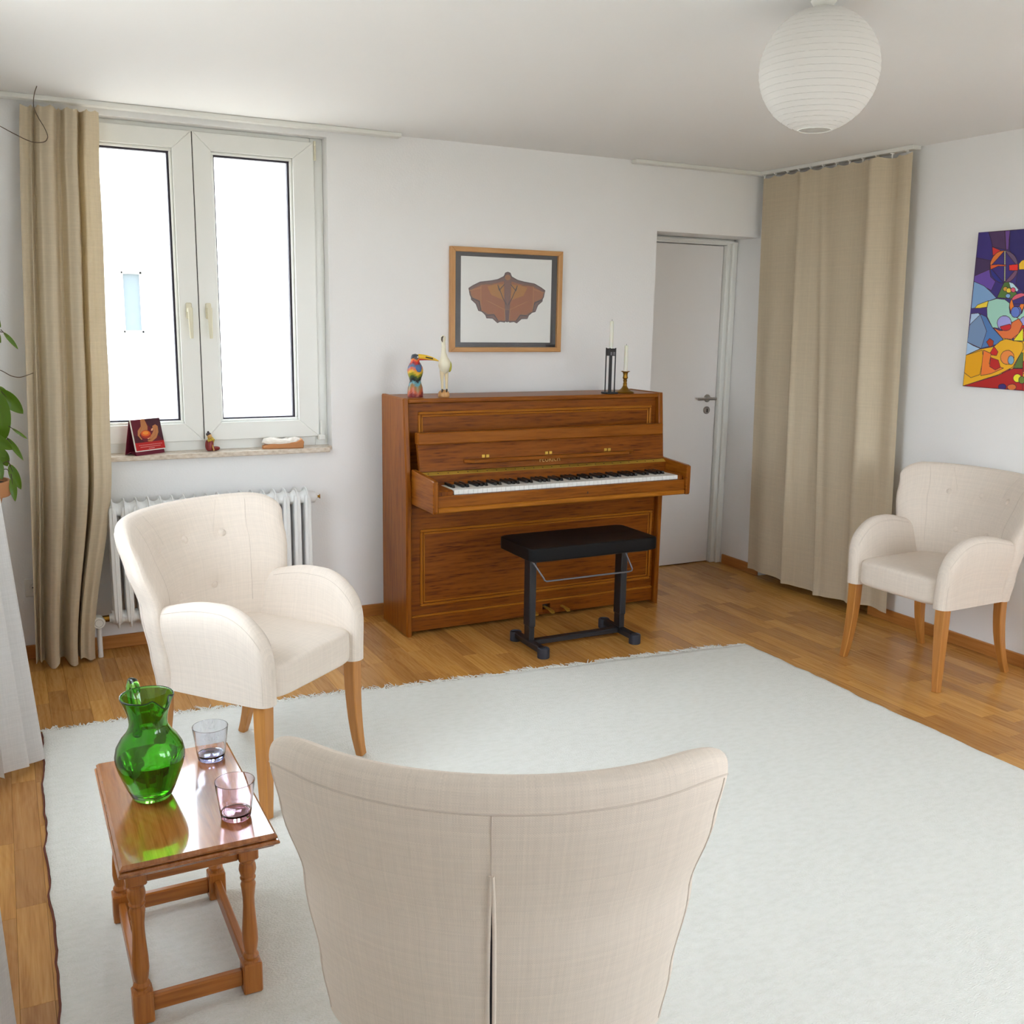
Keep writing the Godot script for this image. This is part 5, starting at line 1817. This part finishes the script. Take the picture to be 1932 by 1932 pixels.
func build_sill_things() -> void:
	var sy := 0.8787
	# desk calendar
	var t := thing("desk_calendar", "dark red tent calendar with a picture of cupped hands on the sill", "calendar", Vector3(-1.222, sy, -0.016), deg_to_rad(33.0))
	var red := mat("calendar_card", c8(112, 22, 46), 0.6)
	var im := Image.create(256, 250, false, Image.FORMAT_RGB8)
	im.fill(c8(104, 26, 42))
	fill_poly(im, PackedVector2Array([Vector2(120, 0), Vector2(256, 0), Vector2(256, 190), Vector2(190, 110), Vector2(150, 60)]), c8(70, 34, 46))
	fill_poly(im, PackedVector2Array([Vector2(0, 120), Vector2(50, 140), Vector2(90, 190), Vector2(0, 190)]), c8(78, 22, 34))
	fill_poly(im, PackedVector2Array([Vector2(0, 186), Vector2(256, 186), Vector2(256, 250), Vector2(0, 250)]), c8(186, 30, 32))
	var skin := c8(190, 124, 76)
	fill_poly(im, PackedVector2Array([Vector2(84, 0), Vector2(120, 0), Vector2(136, 60), Vector2(130, 92), Vector2(96, 100), Vector2(64, 110), Vector2(52, 128), Vector2(70, 160), Vector2(60, 164), Vector2(36, 126), Vector2(44, 88), Vector2(78, 56)]), skin)
	fill_poly(im, PackedVector2Array([Vector2(178, 62), Vector2(206, 50), Vector2(226, 66), Vector2(222, 116), Vector2(196, 160), Vector2(150, 186), Vector2(116, 184), Vector2(112, 172), Vector2(146, 166), Vector2(112, 158), Vector2(124, 140), Vector2(160, 128), Vector2(180, 100)]), skin)
	fill_poly(im, PackedVector2Array([Vector2(158, 100), Vector2(176, 98), Vector2(180, 76), Vector2(164, 84)]), c8(226, 170, 132))
	fill_poly(im, PackedVector2Array([Vector2(112, 158), Vector2(126, 144), Vector2(136, 152), Vector2(122, 166)]), c8(236, 184, 150))
	for e in [[108, 124, 46, 34, c8(170, 48, 34)], [108, 116, 40, 24, c8(224, 98, 40)], [108, 112, 26, 14, c8(240, 150, 58)]]:
		var el := PackedVector2Array()
		for i in 24:
			el.append(Vector2(e[0] + e[2] * cos(TAU * i / 24.0), e[1] + e[3] * sin(TAU * i / 24.0)))
		fill_poly(im, el, e[4])
	stroke(im, PackedVector2Array([Vector2(84, 60), Vector2(64, 100)]), 2, c8(140, 84, 52), false)
	stroke(im, PackedVector2Array([Vector2(204, 80), Vector2(186, 140), Vector2(140, 172)]), 2, c8(140, 84, 52), false)
	# two lines of small pale print and a short third one
	for e in [[30, 206, 230], [40, 222, 220], [110, 236, 150]]:
		var x: int = e[0]
		while x < e[2]:
			var wd := 4 + (x * 7) % 9
			im.fill_rect(Rect2i(x, e[1], wd, 4), c8(236, 190, 184))
			x += wd + 3
	var hw := 0.078
	var at := func(p: Vector2, d: float) -> Vector3: return Vector3(d, p.y, p.x)
	var mb := MB.new()
	mb.prism(PackedVector2Array([Vector2(0.034, 0), Vector2(0.037, 0), Vector2(0.005, 0.150), Vector2(0.001, 0.150)]), -hw, hw, at)
	part(mb, "front_card", red, t, true)
	mb = MB.new()
	mb.prism(PackedVector2Array([Vector2(-0.037, 0), Vector2(-0.034, 0), Vector2(0.001, 0.150), Vector2(-0.003, 0.150)]), -hw, hw, at)
	part(mb, "back_card", red, t, true)
	mb = MB.new()
	mb.prism(PackedVector2Array([Vector2(-0.034, 0.0), Vector2(0.0, 0.013), Vector2(0.034, 0.0), Vector2(0.034, 0.002), Vector2(0.0, 0.015), Vector2(-0.034, 0.002)]), -hw, hw, at)
	part(mb, "base_fold", red, t, true)
	mb = MB.new()
	mb.prism(PackedVector2Array([Vector2(0.0335, 0.018), Vector2(0.0415, 0.018), Vector2(0.011, 0.156), Vector2(0.004, 0.156)]), -hw - 0.002, hw + 0.002, at)
	part(mb, "page_block", M.white_plastic, t, true)
	mb = MB.new()
	sheet(mb, Vector3(-hw - 0.001, 0.022, 0.0413), Vector3(2 * hw + 0.002, 0, 0), Vector3(0, 0.1335, -0.0296))
	part(mb, "front_page", pic(im, "calendar_page", 0.4), t, true)
	mb = MB.new()
	for i in 22:
		var x := -hw + 2 * hw * (i + 0.5) / 22.0
		var path := []
		for q in 9:
			var a := TAU * q / 8.0
			path.append(Vector3(x, 0.152 + 0.006 * sin(a), 0.004 + 0.006 * cos(a)))
		mb.tube(path, 0.0007, 4, false)
	part(mb, "wire_binding", red, t, true)
	# seated figurine
	t = thing("seated_figurine", "tiny dark red and gold seated figurine resting its head on a knee", "figurine", Vector3(-0.935, sy, -0.012), deg_to_rad(20))
	mb = MB.new()
	var robe := lin(128, 34, 38)
	var gold := lin(206, 176, 60)
	var skn := lin(206, 160, 90)
	mb.tint = robe
	mb.ellipsoid(Vector3(-0.004, 0.026, -0.006), Vector3(0.019, 0.028, 0.016), 0.8)
	mb.ellipsoid(Vector3(0.016, 0.010, 0.004), Vector3(0.026, 0.010, 0.014), 0.8)
	mb.tube([Vector3(-0.012, 0.006, 0.012), Vector3(-0.010, 0.036, 0.014), Vector3(-0.006, 0.048, 0.008)], [0.008, 0.0085, 0.007], 10)
	part(mb, "robe", M.figure_paint, t, true)
	mb = MB.new()
	mb.tint = gold
	mb.ellipsoid(Vector3(0.005, 0.046, -0.008), Vector3(0.016, 0.018, 0.012), 0.9)
	mb.tube([Vector3(0.014, 0.05, -0.002), Vector3(0.008, 0.052, 0.014), Vector3(-0.006, 0.054, 0.016)], 0.0048, 8)
	mb.tube([Vector3(-0.010, 0.052, -0.004), Vector3(-0.016, 0.046, 0.01), Vector3(-0.008, 0.052, 0.018)], 0.0045, 8)
	part(mb, "shawl", M.figure_paint, t, true)
	mb = MB.new()
	mb.tint = skn
	mb.ellipsoid(Vector3(-0.007, 0.069, 0.003), Vector3(0.0105, 0.0125, 0.0105))
	mb.tube([Vector3(-0.004, 0.03, 0.020), Vector3(-0.001, 0.014, 0.021), Vector3(0.002, 0.003, 0.023)], [0.0035, 0.0035, 0.004], 8)
	part(mb, "face_and_foot", M.figure_paint, t, true)
	mb = MB.new()
	mb.tint = lin(58, 46, 50)
	mb.ellipsoid(Vector3(-0.009, 0.077, -0.001), Vector3(0.0115, 0.0095, 0.0115))
	mb.ellipsoid(Vector3(-0.010, 0.087, -0.002), Vector3(0.005, 0.005, 0.005))
	part(mb, "hair", M.figure_paint, t, true)
	# carved ornament: a wooden base with pale carved top
	t = thing("carved_ornament", "low pale carved ornament with a wooden base at the right of the sill", "ornament", Vector3(-0.606, sy, -0.004), deg_to_rad(-8))
	mb = MB.new()
	var ol := PackedVector2Array([Vector2(-0.094, 0.0), Vector2(0.094, 0.0), Vector2(0.098, 0.03), Vector2(0.088, 0.044), Vector2(0.06, 0.030), Vector2(0.0, 0.026), Vector2(-0.06, 0.022), Vector2(-0.092, 0.012)])
	mb.prism(ol, -0.030, 0.030, func(p: Vector2, d: float) -> Vector3: return Vector3(p.x, p.y, d), 0.004)
	part(mb, "wooden_base", M.carved_wood, t, true)
	var fn := FastNoiseLite.new()
	fn.seed = 4
	fn.frequency = 34.0
	mb = MB.new()
	mb.grid(49, 21, func(i: int, j: int) -> Vector3:
		var a := -TAU * i / 48.0
		var b := -PI / 2 + PI * j / 20.0
		var p := Vector3(0.096 * cos(b) * cos(a), 0.030 + 0.020 * sin(b), 0.031 * cos(b) * sin(a))
		p.y += 0.010 * (1.0 - cos(p.x * 40.0 + 0.6)) * 0.5 * maxf(0, sin(b))
		p.y -= 0.020 * exp(-pow((p.x - 0.012) / 0.035, 2.0) - pow(p.z / 0.016, 2.0)) * maxf(0, sin(b))
		p += Vector3(0, 1, 0.4) * 0.010 * fn.get_noise_3dv(p)
		p.y = maxf(p.y, 0.014)
		return p, func(i: int, j: int) -> Vector2: return Vector2(i, j), true)
	part(mb, "carved_top", M.chalk, t, true)

func build_lamp() -> void:
	var c := Vector3(0.236, 2.165, 2.5)
	var t := thing("pendant_lamp", "round white ribbed paper lantern hanging from the ceiling, unlit", "lamp", Vector3(c.x, H, c.z))
	var R := 0.157
	var n := 24
	var fn := FastNoiseLite.new()
	fn.seed = 6
	fn.frequency = 1.0
	var mb := MB.new()
	var rows := n * 4 + 1
	var ang := func(j: int) -> float: return lerpf(-1.29, 1.27, float(j) / (rows - 1))
	mb.grid(73, rows, func(i: int, j: int) -> Vector3:
		var a := -TAU * (i % 72) / 72.0
		var b: float = ang.call(j)
		var f := fposmod(float(j) / 4.0, 1.0)
		var d := Vector3(cos(b) * cos(a), sin(b), cos(b) * sin(a))
		var r := R * (1.0 - 0.005 * sin(PI * f) + 0.008 * fn.get_noise_3dv(d * 9.0))
		return c + d * r, func(i: int, j: int) -> Vector2: return Vector2(i, j), true)
	var sh := part(mb, "paper_shade", M.lamp_paper, t)
	for k in range(1, n):
		mb = MB.new()
		var b: float = ang.call(k * 4)
		var path := []
		for i in 49:
			var a := TAU * i / 48.0
			path.append(c + Vector3(cos(b) * cos(a), sin(b), cos(b) * sin(a)) * (R + 0.0002))
		mb.tube(path, 0.0006, 4, false)
		part(mb, "wire_rib", M.lamp_paper, sh)
	# ring at the lower mouth, cord and ceiling cup
	mb = MB.new()
	var ring := []
	for i in 33:
		var a := TAU * i / 32.0
		ring.append(c + Vector3(cos(-1.29) * R * cos(a), sin(-1.29) * R, cos(-1.29) * R * sin(a)))
	mb.tube(ring, 0.0016, 6, false)
	part(mb, "mouth_ring", M.white_plastic, t)
	mb = MB.new()
	mb.tube([Vector3(c.x, 2.325, c.z), Vector3(c.x + 0.001, 2.2, c.z)], 0.003, 8)
	part(mb, "cord", M.white_plastic, t)
	mb = MB.new()
	mb.lathe([Vector2(0.0, 2.318), Vector2(0.012, 2.319), Vector2(0.026, 2.326), Vector2(0.034, H), Vector2(0, H)], 24, Vector3(c.x, 0, c.z))
	part(mb, "ceiling_cup", M.white_plastic, t)
	mb = MB.new()
	mb.ellipsoid(Vector3(c.x + 0.001, 2.16, c.z), Vector3(0.03, 0.042, 0.03))
	part(mb, "bulb", M.white_plastic, t)

func leaf_pt(px: float, py: float, z: float) -> Vector3:
	var y := 0.865 + (905.0 - py) * 0.00199
	return Vector3(-1.804 + 0.00178 * px + 0.012 * (y - 0.86), y, z)

func build_plant() -> void:
	var pc := Vector3(-1.885, 0, 0.45)
	# a slim stand outside the frame carries the pot
	var t := thing("plant_stand", "slim wooden plant stand in the corner under the clay pot", "stand", Vector3(pc.x, 0, pc.z))
	var mb := MB.new()
	mb.lathe([Vector2(0, 0.70), Vector2(0.075, 0.70), Vector2(0.078, 0.704), Vector2(0.078, 0.716), Vector2(0.075, 0.72), Vector2(0, 0.72)], 28, pc)
	part(mb, "round_top", M.beech, t)
	for i in 3:
		var a := TAU * i / 3.0 + 2.0
		mb = MB.new()
		mb.tube([pc + Vector3(0.05 * cos(a), 0.70, 0.05 * sin(a)), pc + Vector3(0.066 * cos(a), 0.0, 0.066 * sin(a))], [0.011, 0.008], 10)
		part(mb, "leg", M.beech, t)
	t = thing("potted_plant", "trailing green houseplant in a clay pot at the left edge", "plant", Vector3(pc.x, 0.72, pc.z))
	mb = MB.new()
	mb.lathe([Vector2(0, 0.72), Vector2(0.058, 0.72), Vector2(0.062, 0.724), Vector2(0.088, 0.805), Vector2(0.112, 0.806), Vector2(0.116, 0.812), Vector2(0.118, 0.858), Vector2(0.115, 0.864), Vector2(0.108, 0.864), Vector2(0.105, 0.85), Vector2(0.0, 0.848)], 36, pc)
	var pot := part(mb, "pot", M.terracotta, t)
	mb = MB.new()
	mb.lathe([Vector2(0.104, 0.8505), Vector2(0.06, 0.855), Vector2(0, 0.856)], 24, pc)
	part(mb, "soil", M.soil, pot)
	# leaves: base, tip (in view order down the plant), width
	var L := [[-8, 490, 4, 542, 20], [4, 578, 21, 619, 15], [25, 627, 51, 659, 9], [17, 632, 19, 646, 10], [10, 733, 53, 782, 30], [4, 735, 16, 828, 46], [-12, 715, 12, 742, 22], [10, 728, 28, 765, 16], [-10, 815, 27, 846, 26], [18, 825, 47, 869, 12], [28, 803, 57, 826, 6], [20, 876, 39, 926, 20], [22, 900, 26, 945, 15], [-2, 842, 16, 884, 24], [-4, 838, 13, 862, 18], [-14, 855, 4, 905, 24], [-30, 700, -20, 760, 34], [-40, 780, -22, 850, 36], [-60, 720, -70, 790, 36], [-30, 560, -12, 610, 26], [-80, 800, -100, 870, 36], [-50, 640, -42, 700, 28]]
	var r := RandomNumberGenerator.new()
	r.seed = 12
	for e in L:
		var z := 0.45 + r.randf_range(-0.05, 0.07)
		var a := leaf_pt(e[0], e[1], z)
		var b := leaf_pt(e[2], e[3], z + r.randf_range(-0.02, 0.03))
		var w: float = e[4] * 0.00178 * 0.5
		var ax := b - a
		var side := ax.cross(Vector3(r.randf_range(-0.4, 0.4), r.randf_range(-0.3, 0.3), 1.0)).normalized()
		var nn := side.cross(ax).normalized()
		var bend := r.randf_range(0.06, 0.2) * ax.length()
		mb = MB.new()
		for s in [1.0, -1.0]:
			mb.grid(7, 13, func(i: int, j: int) -> Vector3:
				var q := j / 12.0
				var u := i / 3.0 - 1.0
				var ww := w * pow(sin(PI * clampf(pow(q, 0.85), 0.0, 1.0)), 0.75)
				return a + ax * q + side * u * ww + nn * (bend * sin(PI * q) - 0.25 * ww * (1.0 - absf(u)) + s * 0.0003), func(i: int, j: int) -> Vector2: return Vector2(i, j), false, s < 0)
		var lf := part(mb, "leaf", M.leaf, t)
		mb = MB.new()
		mb.tube([a - ax * 0.15 + nn * -0.004, a, a + ax * 0.3 + nn * (bend * 0.8)], [0.0016, 0.0015, 0.0007], 5)
		part(mb, "leaf_stalk", M.stem, lf)
	for p in [[[-40, 900], [-25, 760], [-20, 640], [-10, 590], [0, 590], [12, 612], [13, 625], [7, 636], [9, 650], [-6, 670]], [[-20, 632], [0, 628], [12, 626], [25, 627]],
		[[-60, 660], [0, 692], [18, 699], [34, 708], [50, 711], [66, 707], [77, 703]], [[-60, 900], [-40, 820], [-14, 760], [6, 735]], [[-30, 905], [0, 880], [16, 870], [22, 880]], [[-30, 900], [-4, 870], [4, 845], [20, 826]], [[-20, 905], [10, 885], [20, 893]],
		[[-30, 640], [-70, 420], [-50, 250], [0, 241], [40, 258], [72, 272], [100, 282], [122, 281], [131, 272], [126, 256], [115, 238], [108, 220], [110, 200], [116, 184]]]:
		var c := Curve3D.new()
		for i in p.size():
			var q := leaf_pt(p[i][0], p[i][1], 0.45)
			var i0 := leaf_pt(p[maxi(i - 1, 0)][0], p[maxi(i - 1, 0)][1], 0.45)
			var i1 := leaf_pt(p[mini(i + 1, p.size() - 1)][0], p[mini(i + 1, p.size() - 1)][1], 0.45)
			c.add_point(q, (i0 - i1) * 0.16, (i1 - i0) * 0.16)
		c.bake_interval = 0.012
		var pts := []
		for q in c.get_baked_points():
			pts.append(q)
		mb = MB.new()
		mb.tube(pts, 0.0016, 5)
		part(mb, "stem", M.stem, t)

func build_socket() -> void:
	var t := thing("wall_socket", "white wall socket half hidden by the gathered beige curtain", "socket", Vector3(-1.705, 0.32, 0.0))
	var mb := MB.new()
	mb.bb(Vector3(-1.747, 0.278, 0.0), Vector3(-1.665, 0.36, 0.009), 0.004)
	part(mb, "plate", M.white_plastic, t)
	mb = MB.new()
	mb.xf = Transform3D(Basis(Vector3.RIGHT, PI / 2), Vector3(-1.706, 0.319, 0.009))
	mb.lathe([Vector2(0.024, 0.0), Vector2(0.0235, 0.003), Vector2(0.021, 0.003), Vector2(0.020, 0.001), Vector2(0.0, 0.001)], 24)
	part(mb, "socket_ring", M.white_plastic, t)
	for x in [-0.0095, 0.0095]:
		mb = MB.new()
		mb.xf = Transform3D(Basis(Vector3.RIGHT, PI / 2), Vector3(-1.706 + x, 0.319, 0.0102))
		mb.lathe([Vector2(0.003, 0.0), Vector2(0.003, 0.0004), Vector2(0, 0.0004)], 10)
		part(mb, "pin_hole", M.dark_gap, t)
